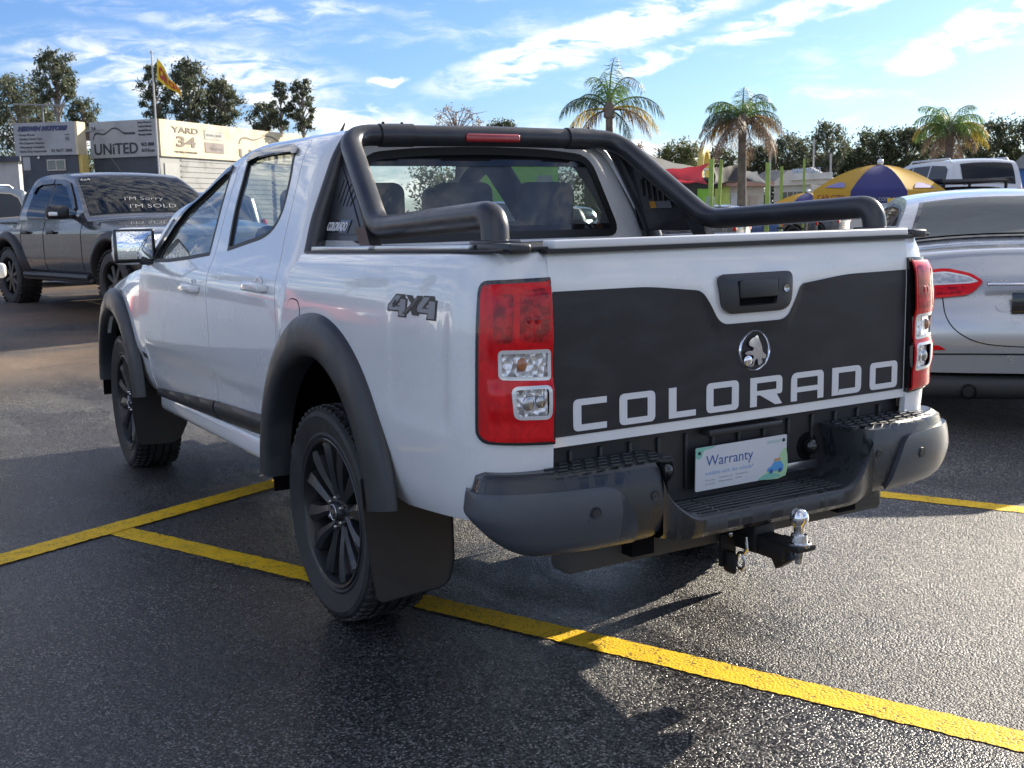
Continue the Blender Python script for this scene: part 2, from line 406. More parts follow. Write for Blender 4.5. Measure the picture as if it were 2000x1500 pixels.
# ================================================================== ground
def ground_h(x, y):
    """yard: level round the pickup, climbing ahead of it and dropping away to the far right"""
    h = .40*sstep(3.6, 13, x)*(1-sstep(-3, -9, y))
    h -= .28*sstep(-7, -14, y)*(1-sstep(-35, -55, y))
    return h
def asphalt(gg, b):
    p = gpos(gg)
    # crushed stone at the surface
    p2 = gg.vm('ADD', p, gg.vm('MULTIPLY', gg.vm('SUBTRACT', gg.noise(p, 60, 2, .5, 0, 1), (.5, .5, .5)).outputs[0], (.006, .006, 0)).outputs[0]).outputs[0]
    v = gg.node('ShaderNodeTexVoronoi', feature='F1'); gg.l.new(p2, v.inputs['Vector']); v.inputs['Scale'].default_value = 135
    v2 = gg.node('ShaderNodeTexVoronoi', feature='F1'); gg.l.new(p2, v2.inputs['Vector']); v2.inputs['Scale'].default_value = 260
    cr = gg.node('ShaderNodeSeparateColor'); gg.l.new(v.outputs['Color'], cr.inputs[0])
    big = gg.rng(gg.noise(p, .35, 5, .6), .35, .65); mid = gg.rng(gg.noise(p, 1.3, 5, .6, .4), .40, .62)
    sx2 = gg.node('ShaderNodeSeparateXYZ'); gg.l.new(p, sx2.inputs[0])
    # real wet patches, biased so the shaded left paints darker than the sunlit right
    shade_bias = gg.m('MULTIPLY', gg.rng(sx2.outputs[1], -1.6, 1.6, -.10, .12), gg.rng(sx2.outputs[0], 9, 4))
    wet = gg.rng(gg.m('ADD', gg.noise(gg.vm('MULTIPLY', p, (.6, 1.5, 1)).outputs[0], .9, 6, .62, .8), shade_bias), .40, .60)
    stone = gg.ramp(cr.outputs[0], [(0, (.035, .035, .038)), (.40, (.085, .084, .084)), (.75, (.21, .20, .19)), (1, (.50, .47, .43))])
    col = gg.mix(gg.rng(v.outputs['Distance'], .35, .75), stone, (.012, .012, .014))
    col = gg.mix(gg.m('MULTIPLY', mid, .22), col, (.045, .044, .045))
    # dry pale sandy bands out in the yard (further than the bays)
    band = gg.m('MULTIPLY', gg.rng(sx2.outputs[0], 5.6, 7.2), gg.rng(gg.noise(gg.vm('MULTIPLY', p, (1.0, .22, 1)).outputs[0], .55, 5, .6, .3), .36, .52))
    sand = gg.mix(gg.noise(p, 9, 4), (.15, .10, .062), (.25, .18, .125))
    col = gg.mix(gg.m('MULTIPLY', band, .8), col, sand)
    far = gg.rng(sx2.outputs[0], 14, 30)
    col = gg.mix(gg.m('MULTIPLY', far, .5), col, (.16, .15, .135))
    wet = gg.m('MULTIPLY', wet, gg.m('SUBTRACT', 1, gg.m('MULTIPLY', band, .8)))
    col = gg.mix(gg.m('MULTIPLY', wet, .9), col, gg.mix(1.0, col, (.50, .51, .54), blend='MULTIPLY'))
    col = gg.mix(1.0, col, gg.ramp(gg.m('ADD', gg.m('MULTIPLY', big, .6), gg.m('MULTIPLY', gg.noise(p, 2.6, 6, .65), .5)), [(.25, (.72, .72, .74)), (.75, (1.30, 1.28, 1.24))]), blend='MULTIPLY')
    crk = gg.node('ShaderNodeTexVoronoi', feature='DISTANCE_TO_EDGE'); gg.l.new(gg.vm('ADD', p, gg.vm('MULTIPLY', gg.noise(p, 2.2, 5, .6, 0, 1), (.7, .7, 0)).outputs[0]).outputs[0], crk.inputs['Vector']); crk.inputs['Scale'].default_value = .42
    ck = gg.m('MULTIPLY', gg.rng(crk.outputs[0], .0045, .0015), gg.rng(gg.noise(p, .5, 3), .50, .58))
    col = gg.mix(gg.m('MULTIPLY', ck, .8), col, (.008, .008, .009))
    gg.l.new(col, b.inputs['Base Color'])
    gg.l.new(gg.rng(gg.m('ADD', gg.m('MULTIPLY', wet, gg.rng(gg.noise(p, .8, 4, .5), .35, .65, .55, 1.15)), gg.m('MULTIPLY', cr.outputs[1], .2)), 0, 1, .55, .20, smooth=False), b.inputs['Roughness'])
    b.inputs['Specular IOR Level'].default_value = .45
    h = gg.m('ADD', gg.m('MULTIPLY', gg.m('SUBTRACT', 1, v.outputs['Distance']), .7), gg.m('MULTIPLY', gg.m('SUBTRACT', 1, v2.outputs['Distance']), .3))
    h = gg.m('ADD', h, gg.m('MULTIPLY', cr.outputs[2], .5))
    n = gg.node('ShaderNodeBump'); n.inputs['Strength'].default_value = 1.0
    gg.l.new(gg.rng(wet, 0, 1, .0066, .0042), n.inputs['Distance']); gg.l.new(h, n.inputs['Height'])
    n2 = gg.node('ShaderNodeBump'); n2.inputs['Strength'].default_value = .5; n2.inputs['Distance'].default_value = .02
    gg.l.new(gg.noise(p, 6, 5, .6), n2.inputs['Height']); gg.l.new(n.outputs[0], n2.inputs['Normal'])
    gg.l.new(n2.outputs[0], b.inputs['Normal'])
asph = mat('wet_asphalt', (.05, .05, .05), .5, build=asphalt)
xs = list(np.linspace(-30, -6, 9))+list(np.linspace(-5, 30, 71))+list(np.linspace(32, 80, 25))+[120, 200, 400, 900]
ysg = [-900, -400, -200, -120]+list(np.linspace(-90, -20, 36))+list(np.linspace(-19, 12, 63))+list(np.linspace(14, 60, 12))+[120, 300, 900]
V = [(x, y, ground_h(x, y)) for x in xs for y in ysg]; ny = len(ysg)
F = [(i*ny+j, (i+1)*ny+j, (i+1)*ny+j+1, i*ny+j+1) for i in range(len(xs)-1) for j in range(ny-1)]
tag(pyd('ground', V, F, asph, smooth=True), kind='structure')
# ---- painted bay lines: sheets with worn edges and pits
def yel(gg, b):
    p = gpos(gg)
    pit = gg.m('MULTIPLY', gg.rng(gg.vor(p, 115), .45, .85), gg.rng(gg.noise(p, 14, 5, .65), .40, .66))
    wear = gg.m('MAXIMUM', gg.rng(gg.noise(p, 38, 5, .7), .57, .68), gg.m('MULTIPLY', gg.rng(gg.noise(p, 3.0, 5, .65), .55, .75), .6))
    n = gg.noise(p, 6, 5, .6)
    c = gg.mix(n, (.86, .50, .006), (.92, .60, .02))
    c = gg.mix(gg.m('MAXIMUM', gg.m('MULTIPLY', pit, .9), gg.m('MULTIPLY', wear, .75)), c, (.05, .04, .025))
    gg.l.new(c, b.inputs['Base Color'])
    bump(gg, b, gg.m('SUBTRACT', gg.m('SUBTRACT', 1, gg.vor(p, 115)), gg.m('MULTIPLY', pit, .6)), .55, .0035)
yl = mat('yellow_line_paint', (.62, .38, .02), .6, spec=.25, build=yel)
def line(a, b, w, z=.004, lab=None):
    a, b = Vector(a), Vector(b); t = (b-a); ln = t.length; t.normalize(); n = Vector((-t.y, t.x)); k = int(ln/.010); V = []; F = []
    for i in range(k+1):
        p = a+t*ln*i/k
        e1 = (noise.noise((p.x*40, p.y*40, 1))*.007+noise.noise((p.x*9, p.y*9, 4))*.004); e2 = (noise.noise((p.x*40, p.y*40, 7))*.007+noise.noise((p.x*9, p.y*9, 9))*.004)
        for s_, e in ((-.5, e1), (.5, e2)):
            q = p+n*(w*s_+e); V.append((q.x, q.y, ground_h(q.x, q.y)+z))
    for i in range(k): F.append((2*i, 2*i+1, 2*i+3, 2*i+2))
    return tag(pyd('bay_line', V, F, yl), kind='structure')

line((1.75, 1.326), (-4.9, -1.524), .128, .0028)
line((1.15, 2.553), (5.2, -6.457), .150, .0060)
line((1.9, -1.16), (-2.6, -3.43), .120, .0028)

rl = random.Random(3); q = MB()
for k in range(90):
    x, y = rl.uniform(-3.2, 4), rl.uniform(-2.5, 3.4); a = rl.uniform(0, 6.3); r = rl.uniform(.003, .008)
    q.b.faces.new([q.b.verts.new((x+r*math.cos(a+t)*(1 if t % 3.14 < .1 else .55), y+r*math.sin(a+t)*(1 if t % 3.14 < .1 else .55), ground_h(x, y)+.007+rl.random()*.002)) for t in (0, 1.57, 3.14, 4.71)])
tag(q.build('leaf_litter', mat('litter_pale', (.45, .42, .36), .7), None, smooth=False), kind='stuff')
# ================================================================== the white pickup
def paint_build(gg, b):
    p = pos(gg)
    bump(gg, b, gg.noise(p, 900, 2), .012, .0006)
    d = gg.rng(gg.noise(p, 7, 6, .65), .45, .8)
    gg.l.new(gg.mix(d, (.80, .81, .815), (.73, .74, .74)), b.inputs['Base Color'])
    gg.l.new(gg.rng(d, 0, 1, .22, .36), b.inputs['Roughness'])
white = mat('white_paint', (.74, .76, .78), .25, coat=1.0, build=paint_build)
def flare_b(gg, b):
    p = pos(gg); n = gg.rng(gg.noise(p, 5, 5, .6), .4, .7)
    gg.l.new(gg.mix(n, (.024, .026, .030), (.040, .042, .046)), b.inputs['Base Color'])
    gg.l.new(gg.rng(n, 0, 1, .36, .55), b.inputs['Roughness']); bump(gg, b, gg.noise(p, 700, 2), .06, .001)
flarem = mat('matt_black_plastic', (.03, .03, .034), .45, build=flare_b)
def film_b(gg, b):
    p = pos(gg); n = gg.rng(gg.noise(gg.vm('MULTIPLY', p, (1, 1, 2.5)).outputs[0], 6, 6, .6), .4, .75)
    gg.l.new(gg.mix(n, (.019, .0195, .024), (.030, .030, .035)), b.inputs['Base Color'])
    gg.l.new(gg.rng(n, 0, 1, .34, .5), b.inputs['Roughness'])
film = mat('satin_black_film', (.03, .03, .035), .4, spec=.4, build=film_b)
def bump_b(gg, b):
    p = pos(gg)
    st = gg.noise(gg.vm('MULTIPLY', p, (14, 14, 1.6)).outputs[0], 1.6, 5, .55, .3)
    wet = gg.rng(st, .50, .56)
    patch = gg.rng(gg.noise(p, 4, 4, .5), .35, .6)
    w = gg.m('MULTIPLY', wet, patch)
    gg.l.new(gg.mix(w, (.032, .035, .040), (.018, .020, .024)), b.inputs['Base Color'])
    gg.l.new(gg.rng(w, 0, 1, .34, .10), b.inputs['Roughness']); bump(gg, b, gg.noise(p, 800, 2), .05, .001)
bumpm = mat('wet_grey_black_plastic', (.04, .045, .05), .35, build=bump_b)
def ins_b(gg, b):
    p = pos(gg); st = gg.noise(gg.vm('MULTIPLY', p, (9, 9, .9)).outputs[0], 1.3, 4, .5, .4); w = gg.m('MULTIPLY', gg.rng(st, .535, .56), gg.rng(gg.noise(p, 3, 3), .42, .6))
    gg.l.new(gg.mix(w, (.062, .070, .084), (.034, .040, .050)), b.inputs['Base Color']); gg.l.new(gg.rng(w, 0, 1, .30, .08), b.inputs['Roughness'])
insm = mat('blue_grey_plastic', (.06, .07, .08), .3, build=ins_b)
gloss_black = mat('gloss_black', (.010, .010, .012), .08, coat=.5)
dark = mat('dark_void', (.006, .006, .007), .9, spec=.1)
rubber = mat('rubber_seal', (.012, .012, .013), .5)
barm = mat('powder_coated_bar', (.030, .031, .036), .33, spec=.6, build=dusty((.026, .027, .032), (.04, .04, .045), 9, .4, .7, .28, .42, .05, 600))
chrome = mat('chrome', (.78, .78, .80), .07, 1.0)
alu = mat('brushed_aluminium', (.62, .64, .67), .28, .9)
steel = mat('worn_steel', (.45, .45, .46), .22, 1.0)
def tyre_b(gg, b):
    p = pos(gg); n = gg.rng(gg.noise(p, 14, 6, .65), .4, .75)
    gg.l.new(gg.mix(n, (.018, .018, .020), (.045, .043, .042)), b.inputs['Base Color'])
    gg.l.new(gg.rng(n, 0, 1, .55, .8), b.inputs['Roughness']); bump(gg, b, gg.noise(p, 220, 3), .15, .002)
tyrem = mat('tyre_rubber', (.02, .02, .02), .6, build=tyre_b)
rimm = mat('black_alloy', (.020, .020, .023), .36, .2, coat=.25)
flapm = mat('black_rubber_flap', (.028, .027, .030), .5, build=dusty((.022, .021, .024), (.05, .046, .045), 4, .45, .8, .45, .7, .1, 120))
def red_b(gg, b):
    p = pos(gg); v = gg.node('ShaderNodeTexVoronoi', feature='F1', distance='CHEBYCHEV'); gg.l.new(p, v.inputs['Vector']); v.inputs['Scale'].default_value = 120; v.inputs['Randomness'].default_value = 0
    n = gg.rng(gg.noise(gg.vm('MULTIPLY', p, (1, 1, .6)).outputs[0], 22, 4, .6, 1.2), .38, .66)
    c = gg.mix(n, (.60, .002, .007), (.80, .006, .012)); c = gg.mix(gg.m('MULTIPLY', v.outputs[0], .35), c, (.34, .001, .004))
    gg.l.new(c, b.inputs['Base Color'])
redlens = mat('red_lens', (.5, .008, .01), .22, coat=.35, spec=.3, build=red_b)
redlens.node_tree.nodes['Principled BSDF'].inputs['Emission Color'].default_value = (0, 0, 0, 1)
reddeep = mat('deep_red_lens', (.20, .003, .006), .14, coat=.4, spec=.3, build=dusty((.24, .001, .004), (.55, .006, .012), 30, .4, .6))
def refl_b(gg, b):
    p = pos(gg); v = gg.vor(gg.vm('MULTIPLY', p, (1, 1, .7)).outputs[0], 55)
    bump(gg, b, gg.m('ADD', v, gg.m('MULTIPLY', gg.m('SINE', gg.m('MULTIPLY', gg.node('ShaderNodeSeparateXYZ').outputs[2], 1)), 0)), .9, .02)
reflm = mat('lamp_reflector', (.85, .85, .86), .28, .6, coat=1, build=refl_b)
lens_white = mat('lamp_rim_white', (.75, .76, .77), .15, .2, coat=1)
amber = mat('amber_bulb', (.35, .13, .05), .2, coat=1)
def glass(name, tint, alpha, rough=.0, k=1.0, dust=.0):
    """window glass: a tinted sheet one can look through, mirroring more at a glancing angle, with a little dust"""
    M = bpy.data.materials.new(name); M.use_nodes = True; t = M.node_tree; gg = G(t)
    for n in list(t.nodes): t.nodes.remove(n)
    tr = gg.node('ShaderNodeBsdfTransparent'); tr.inputs[0].default_value = (*tint, 1)
    df = gg.node('ShaderNodeBsdfDiffuse'); df.inputs[0].default_value = (.50, .52, .52, 1)
    gl = gg.node('ShaderNodeBsdfGlossy'); gl.inputs['Roughness'].default_value = rough; gl.inputs[0].default_value = (.95, .97, 1, 1)
    ge = gg.node('ShaderNodeNewGeometry'); c = gg.m('ABSOLUTE', gg.vm('DOT_PRODUCT', ge.outputs['Normal'], ge.outputs['Incoming']).outputs['Value'])
    fr = gg.m('ADD', gg.m('MULTIPLY', gg.m('POWER', gg.m('SUBTRACT', 1.0, c), 5.0), .93*k), .065*k+alpha, clamp=True)
    m0 = gg.node('ShaderNodeMixShader'); gg.put(m0.inputs[0], gg.rng(gg.noise(pos(gg), 5, 5, .6), .3, .7, dust*.7, dust*1.3) if dust else 0.0)
    gg.l.new(tr.outputs[0], m0.inputs[1]); gg.l.new(df.outputs[0], m0.inputs[2])
    ms = gg.node('ShaderNodeMixShader'); gg.l.new(fr, ms.inputs[0])
    gg.l.new(m0.outputs[0], ms.inputs[1]); gg.l.new(gl.outputs[0], ms.inputs[2])
    o = gg.node('ShaderNodeOutputMaterial'); gg.l.new(ms.outputs[0], o.inputs[0]); MATS[name] = M; return M
side_glass = glass('side_window_glass', (.50, .56, .54), .0, dust=.05)
rear_glass = glass('rear_window_glass', (.88, .93, .89), .0, k=.7, dust=.13)
clear_glass = glass('clear_glass', (.92, .95, .93), .0, k=.5, dust=.03)

PZ = [.48, .53, .58, .63, .67, .71, .745, .78, .85, 1.0, 1.1, 1.17, 1.22, 1.27, 1.32, 1.40, 1.50, 1.60, 1.68, 1.72, 1.76, 1.80, 1.90, 2.10, 2.40]
PYY = [.80, .868, .893, .908, .913, .916, .924, .935, .940, .937, .930, .916, .896, .868, .846, .812, .768, .722, .684, .655, .622, .585, .487, .29, -.002]
PZZ = [.48, .53, .58, .63, .67, .71, .745, .78, .85, 1.0, 1.1, 1.17, 1.22, 1.27, 1.32, 1.40, 1.50, 1.60, 1.68, 1.718, 1.748, 1.766, 1.784, 1.797, 1.802]
_lut = []
for i in range(0, 1921):
    v = .48+i*.001; _lut.append((interp(PZ, PYY, v), interp(PZ, PZZ, v)))
_k = np.array(_lut); _ker = np.exp(-np.linspace(-2, 2, 31)**2); _ker /= _ker.sum()
_sm = np.stack([np.convolve(np.pad(_k[:, j], 15, mode='reflect', reflect_type='odd'), _ker, 'valid') for j in (0, 1)], 1)
def lut(v):
    f = min(max((v-.48)*1000, 0), 1919.999); i = int(f); t = f-i
    return _sm[i][0]*(1-t)+_sm[i+1][0]*t, _sm[i][1]*(1-t)+_sm[i+1][1]*t
def cab(x, v, off=0.0):
    y, z = lut(v)
    w = sstep(1.45, 1.8, v)
    drop = .30*max(0, x-1.30)**2+.10*max(0, .75-x)**2
    z -= drop*w
    xr = .262+.27*max(0, v-1.25) if v < 1.75 else .397
    y2 = y
    r = .09
    t = (xr+r-x)/r
    if t > 0 and v < 2.3: y2 -= r*.75*(1-math.sqrt(max(0.0, 1-min(t, 1)**2)))*(1-.6*sstep(1.75, 2.3, v))
    if x > 2.6: y2 -= .085*((x-2.6)/1.35)**2
    if off:
        pass
    return Vector((x, y2, z))
def zb_top(x): return .030*(.36-x)/1.5
_pc = spline([(.40, .938), (.0, .938), (-.4, .938), (-.78, .937), (-.95, .930), (-1.05, .912), (-1.115, .878), (-1.152, .832), (-1.172, .775), (-1.181, .71), (-1.183, .66)], 12)
_pl = [0]
for i in range(1, len(_pc)): _pl.append(_pl[-1]+math.dist(_pc[i], _pc[i-1]))
def plan(s):
    """s = distance back along the tray side from x = 0.40"""
    if s <= 0: return Vector((.40-s, .938)), Vector((0, 1))
    s = min(s, _pl[-1]-1e-6); i = max(j for j in range(len(_pl)) if _pl[j] <= s); t = (s-_pl[i])/(_pl[i+1]-_pl[i])
    a, b = Vector(_pc[i]), Vector(_pc[i+1]); p = a.lerp(b, t)
    def tn(k):
        k = min(max(k, 1), len(_pc)-2); return (Vector(_pc[k+1])-Vector(_pc[k-1])).normalized()
    d = tn(i).lerp(tn(i+1), t).normalized()
    return p, Vector((d.y, -d.x))
def s_of(x=None, y=None):
    best = min(range(len(_pc)), key=lambda i: abs(_pc[i][0]-x) if x is not None else (abs(_pc[i][1]-y) if _pc[i][0] < -.9 else 9))
    return _pl[best]
BZ = [.50, .53, .58, .64, .70, .76, .85, 1.0, 1.1, 1.18, 1.25, 1.285, 1.300, 1.306, 1.307]
BO = [.13, .070, .042, .024, .014, .006, 0.0, .002, .006, .016, .034, .048, .062, .082, .13]
def bed(s, v, off=0.0):
    p, n = plan(s)
    if n.y-.3*n.x < 0: n = -n
    o = interp(BZ, BO, v)
    if v < .60: o = o*1.0
    k = 1-.55*min(max((s-1.45)/.3, 0), 1)
    # shallow pressed recess behind the wheel
    sx_ = s
    rec = sstep(1.02, 1.05, sx_)*(1-sstep(1.36, 1.39, sx_))*sstep(.825, .865, v)*(1-sstep(1.10, 1.26, v))*.0038
    z = v+zb_top(p.x)*sstep(.95, 1.25, v)
    q = p-n*(o*k+rec)
    q = q+n*off
    return Vector((q.x, q.y, z))
def both(name, outline, fn, m, parent, **kw):
    a = panel(name, outline, fn, m, parent, **kw); b = panel(name, outline, fn, m, parent, mirror=True, **kw); return a, b
T = thing('pickup_truck', 'white double cab pickup with black tailgate film reading COLORADO, parked in the middle', 'pickup truck')

# --- wheel arches
def arch(cx, rx, rz, cz=.40, a0=-12, a1=192, n=40):
    return [(cx+rx*math.cos(R(a0+(a1-a0)*i/n)), cz+rz*math.sin(R(a0+(a1-a0)*i/n))) for i in range(n+1)]
RX, RZ = .50, .60
# --- tray side: u = s, v = height; opening for the wheel
sw = lambda x: .40-x
ar = [(sw(x), z) for x, z in arch(-.03, RX, RZ, .42)]
ar = [q for q in ar if q[1] > .535 and q[0] > .06]
bed_out = [(.060, .93), (.10, 1.08), (.150, 1.25), (.160, 1.306)]+[(_pl[-1]-.052, 1.306)]+[(_pl[-1]-.052, .735), (s_of(x=-1.08), .60), (s_of(x=-1.02), .585), (s_of(x=-.60), .545)]
bed_out = bed_out[:-1]+[(s_of(x=-.62), .545)]+[q for q in ar[::-1]]
bed_out = bed_out[:1]+bed_out[1:]
# order: front-bottom -> top front -> top rear -> down -> along bottom to arch rear -> over the arch -> back
seen = []; 
for q in bed_out:
    if not seen or math.dist(q, seen[-1]) > .004: seen.append(q)
LAMP = rnd([(s_of(x=-1.088)+.006, 1.232), (s_of(x=-1.088)-.001, .845), (s_of(x=-1.088)+.022, .822), (_pl[-1]-.051, .812), (_pl[-1]-.051, 1.236)], [.03, .03, .02, .004, .004], 4)
b1, b2 = both('tray_side', seen, bed, white, T, step=.035, edge=.02)
fuel = rnd([(.155, 1.145), (.155, 1.02), (.275, 1.01), (.285, 1.14)], .055, 6)
panel('fuel_flap_gap', inset(fuel, -.004), lambda u, v: bed(u, v, .0006), dark, T, step=.04, edge=0)
panel('fuel_flap', fuel, lambda u, v: bed(u, v, .002), white, T, step=.03, edge=.002)
# --- tail lamps
def lampoff(v):
    return .020+.010*sstep(1.04, 1.09, v)*(1-sstep(1.19, 1.235, v))+.008*sstep(.88, .92, v)*(1-sstep(.96, 1.0, v))
s0, s1 = LAMP[0][0], _pl[-1]-.051
for mir in (False, True):
    ho = panel('tail_lamp', LAMP, lambda u, v: bed(u, v, .010), gloss_black, T, step=.03, edge=.02, mirror=mir)
    def lf(u, v):
        e = min((u-s0)/.02, (v-.815)/.02, (1.235-v)/.02, 1); e = max(e, 0)
        return bed(u, v, .010+(lampoff(v)-.010)*math.sqrt(max(0, 1-(1-e)**2)))
    i1 = s0+.035; L1 = [(s0+.030, .997), (s1-.016, .990), (s1-.016, 1.066), (s0+.030, 1.068)]
    L2 = [(s0+.066, .890), (s1-.016, .884), (s1-.016, .979), (s0+.060, .980)]
    h1 = rnd(L1, .014); h2 = rnd(L2, .020)
    panel('red_lens', inset(LAMP, .010), lf, redlens, ho, holes=[h1, h2], step=.016, edge=.006, mirror=mir)
    top = rnd([(s0+.088, 1.206), (s0+.082, 1.085), (s1-.018, 1.082), (s1-.018, 1.212)], .02)
    panel('stop_lens', top, lambda u, v: lf(u, v)+Vector((-.001, 0, 0)), reddeep, ho, step=.02, edge=.001, mirror=mir)
    side = rnd([(s0+.022, 1.195), (s0+.022, 1.085), (s0+.066, 1.085), (s0+.072, 1.20)], .012)
    panel('side_marker_lens', side, lambda u, v: lf(u, v)+Vector((-.001, .001, 0)), reddeep, ho, step=.02, edge=.001, mirror=mir)
    for nm, hh in (('indicator_lens', h1), ('reversing_lens', h2)):
        panel(nm+'_rim', hh, lambda u, v: lf(u, v)+Vector((-.001, 0, 0)), lens_white, ho, holes=[inset(hh, .009)], step=.02, edge=.004, mirror=mir)
        panel(nm, inset(hh, .008), lambda u, v: bed(u, v, .0145+.002*math.sin((u-s0)*70)), reflm, ho, step=.010, edge=0, mirror=mir)
    for (uu, vv, r_, mm) in ((s0+.090, 1.032, .017, amber), (s0+.105, .932, .019, steel), (s1-.045, .934, .016, steel), (s0+.112, 1.135, .012, reddeep), (s1-.05, 1.135, .014, reddeep)):
        c = bed(uu, vv, .016 if vv < 1.05 else lampoff(vv)-.002)
        if mir: c.y = -c.y
        mb = MB(); mb.sphere((0, 0, 0), r_, 14, (.35, 1, 1.1)); mb.build('bulb', mm, ho, loc=c)

# --- cab, doors
def dens2(a): return a
seamC = [(.358, .545), (.358, .93), (.372, 1.08), (.43, 1.21), (.50, 1.34), (.545, 1.46), (.585, 1.56), (.625, 1.66), (.655, 1.725)]
seamB = [(1.235, .525), (1.225, .62), (1.21, .73), (1.213, .85), (1.24, 1.03), (1.285, 1.18), (1.305, 1.27), (1.36, 1.44), (1.40, 1.56), (1.435, 1.66), (1.455, 1.722)]
seamC = spline(seamC, 4); seamB = spline(seamB, 4)
topR = spline([(.69, 1.752), (.85, 1.766), (1.10, 1.772), (1.30, 1.762), (1.455, 1.745)], 4)
topF = spline([(1.455, 1.745), (1.60, 1.722), (1.75, 1.69), (1.90, 1.635), (2.05, 1.55), (2.20, 1.435), (2.30, 1.33), (2.372, 1.22)], 4)
frontD = spline([(2.372, 1.22), (2.385, 1.05), (2.375, .85), (2.36, .70), (2.33, .58), (2.25, .53)], 4)
bot = [(2.25, .515), (1.8, .512), (1.235, .515)]
botR = [(1.235, .515), (.80, .525), (.545, .545)]
arR = [q for q in arch(-.03, RX+.02, RZ+.0, .42) if q[0] > .3 and q[1] > .545]
rear_door = [(x-.0042, z) for x, z in seamB]+[(1.43, 1.745)]+topR[::-1][1:]+[(.668, 1.742)]+[(x+.0042, z) for x, z in seamC[::-1] if z > .80]+[q for q in arR[::-1] if q[1] < .79]+[(.545, .53), (.80, .518)]
front_door = [(x+.0042, z) for x, z in seamB[::-1]][::1]
front_door = front_door+[(1.8, .512), (2.25, .515)]+frontD[::-1]+topF[::-1][1:-1]
cab_out = [(.50, .50), (.50, .80), (.345, .97), (.265, 1.20), (.268, 1.27), (.332, 1.50), (.386, 1.70), (.402, 1.80), (.402, 2.398), (1.50, 2.398), (1.56, 2.15), (1.62, 1.92), (1.70, 1.80), (1.82, 1.725), (1.97, 1.655), (2.12, 1.555), (2.26, 1.44), (2.40, 1.30), (2.46, 1.20), (2.46, .60), (2.38, .49)]
cab_out = [cab_out[0]]+cab_out[1:]
alld = [(x, z) for x, z in topR]+topF[1:]+frontD[1:]+bot[0:]+[(.80, .525), (.545, .545)]+[q for q in arR if q[1] < .79]+[(x, z) for x, z in seamC if z > .80]+[(.672, 1.745)]
both('cab_shell', cab_out, cab, white, T, holes=[inset(alld, -.002)], step=.045, edge=.02)
def cab_in(x, v, o):
    p = cab(x, v); q = cab(x+.002, v); r_ = cab(x, v+.002); n = (q-p).cross(r_-p)
    n = n.normalized() if n.length > 1e-12 else Vector((0, 1, 0))
    if n.y < 0: n = -n
    return p+n*o
wR = spline([(1.150, 1.300), (1.205, 1.39), (1.262, 1.50), (1.300, 1.60), (1.335, 1.685)], 4)+spline([(1.30, 1.715), (1.15, 1.728), (1.0, 1.728), (.82, 1.722), (.755, 1.700)], 3)+spline([(.735, 1.67), (.690, 1.60), (.645, 1.50), (.640, 1.44), (.675, 1.390), (.76, 1.357), (.90, 1.336), (1.05, 1.314)], 4)
wF = spline([(1.382, 1.276), (1.44, 1.44), (1.49, 1.57), (1.530, 1.675)], 3)+spline([(1.60, 1.672), (1.72, 1.640), (1.85, 1.585), (2.0, 1.50), (2.12, 1.41), (2.22, 1.305), (2.245, 1.250)], 4)+[(2.235, 1.225), (1.98, 1.232), (1.68, 1.252)]
jamb = inset(alld, -.02)
jb = both('door_jamb', jamb, lambda u, v: cab_in(u, v, -.022), dark, T, holes=[inset(wR, .012), inset(wF, .012)], step=.08, edge=0)
HANDLE = []
for nm, ol, win in (('rear_door', rear_door, wR), ('front_door', front_door, wF)):
    for mir in (False, True):
        d = panel(nm, ol, cab, white, T, holes=[win], step=.035, edge=.018, mirror=mir)
        panel('window_seal', inset(win, -.002), lambda u, v: cab_in(u, v, .0015), rubber, d, holes=[inset(win, .015)], step=.03, edge=.012, mirror=mir)
        panel('window_glass', inset(win, .010), lambda u, v: cab_in(u, v, -.007), side_glass, d, step=.08, edge=0, mirror=mir)
        # smoked weather shield along the top of the window
        if nm == 'rear_door':
            tp = [(1.345, 1.700), (1.33, 1.728), (1.15, 1.740), (1.0, 1.740), (.82, 1.734), (.745, 1.712), (.722, 1.69), (.76, 1.688), (.80, 1.698), (1.0, 1.702), (1.20, 1.698), (1.318, 1.680), (1.335, 1.69)]
        else:
            tp = [(1.525, 1.688), (1.60, 1.684), (1.72, 1.652), (1.85, 1.597), (2.0, 1.512), (2.125, 1.418), (2.230, 1.302), (2.21, 1.290), (2.10, 1.398), (1.98, 1.486), (1.84, 1.567), (1.71, 1.622), (1.59, 1.654), (1.525, 1.660)]
        panel('weather_shield', tp, lambda u, v: cab_in(u, v, .012), gloss_black, d, step=.03, edge=.010, mirror=mir)
        hx, hz = (.60, 1.172) if nm == 'rear_door' else (1.475, 1.128)
        rec_ = [(hx+.052*math.cos(a), hz+.047*math.sin(a)) for a in np.linspace(0, 2*math.pi, 28)[:-1]]
        sg = -1 if mir else 1
        y0_ = cab(hx, hz).y
        # finger recess: a shallow dish; grab handle over it
        mb = MB(); mb.sphere((0, 0, 0), .05, 24, (1.0, .10, .95)); mb.build('handle_recess', mat('white_shadow_dish', (.66, .68, .70), .25, coat=1), d, loc=(hx, sg*(y0_-.0035), hz-.004))
        mb = MB(); mb.box((0, 0, 0), (.205, .026, .036), bev=.011, seg=3); mb.box((-.095, -.014, 0), (.03, .03, .028), bev=.006); mb.box((.09, -.014, 0), (.045, .03, .036), bev=.006)
        if mir:
            for v in mb.b.verts: v.co.y *= -1
        mb.build('door_handle', white, d, loc=(hx-.005, sg*(y0_+.030), hz))
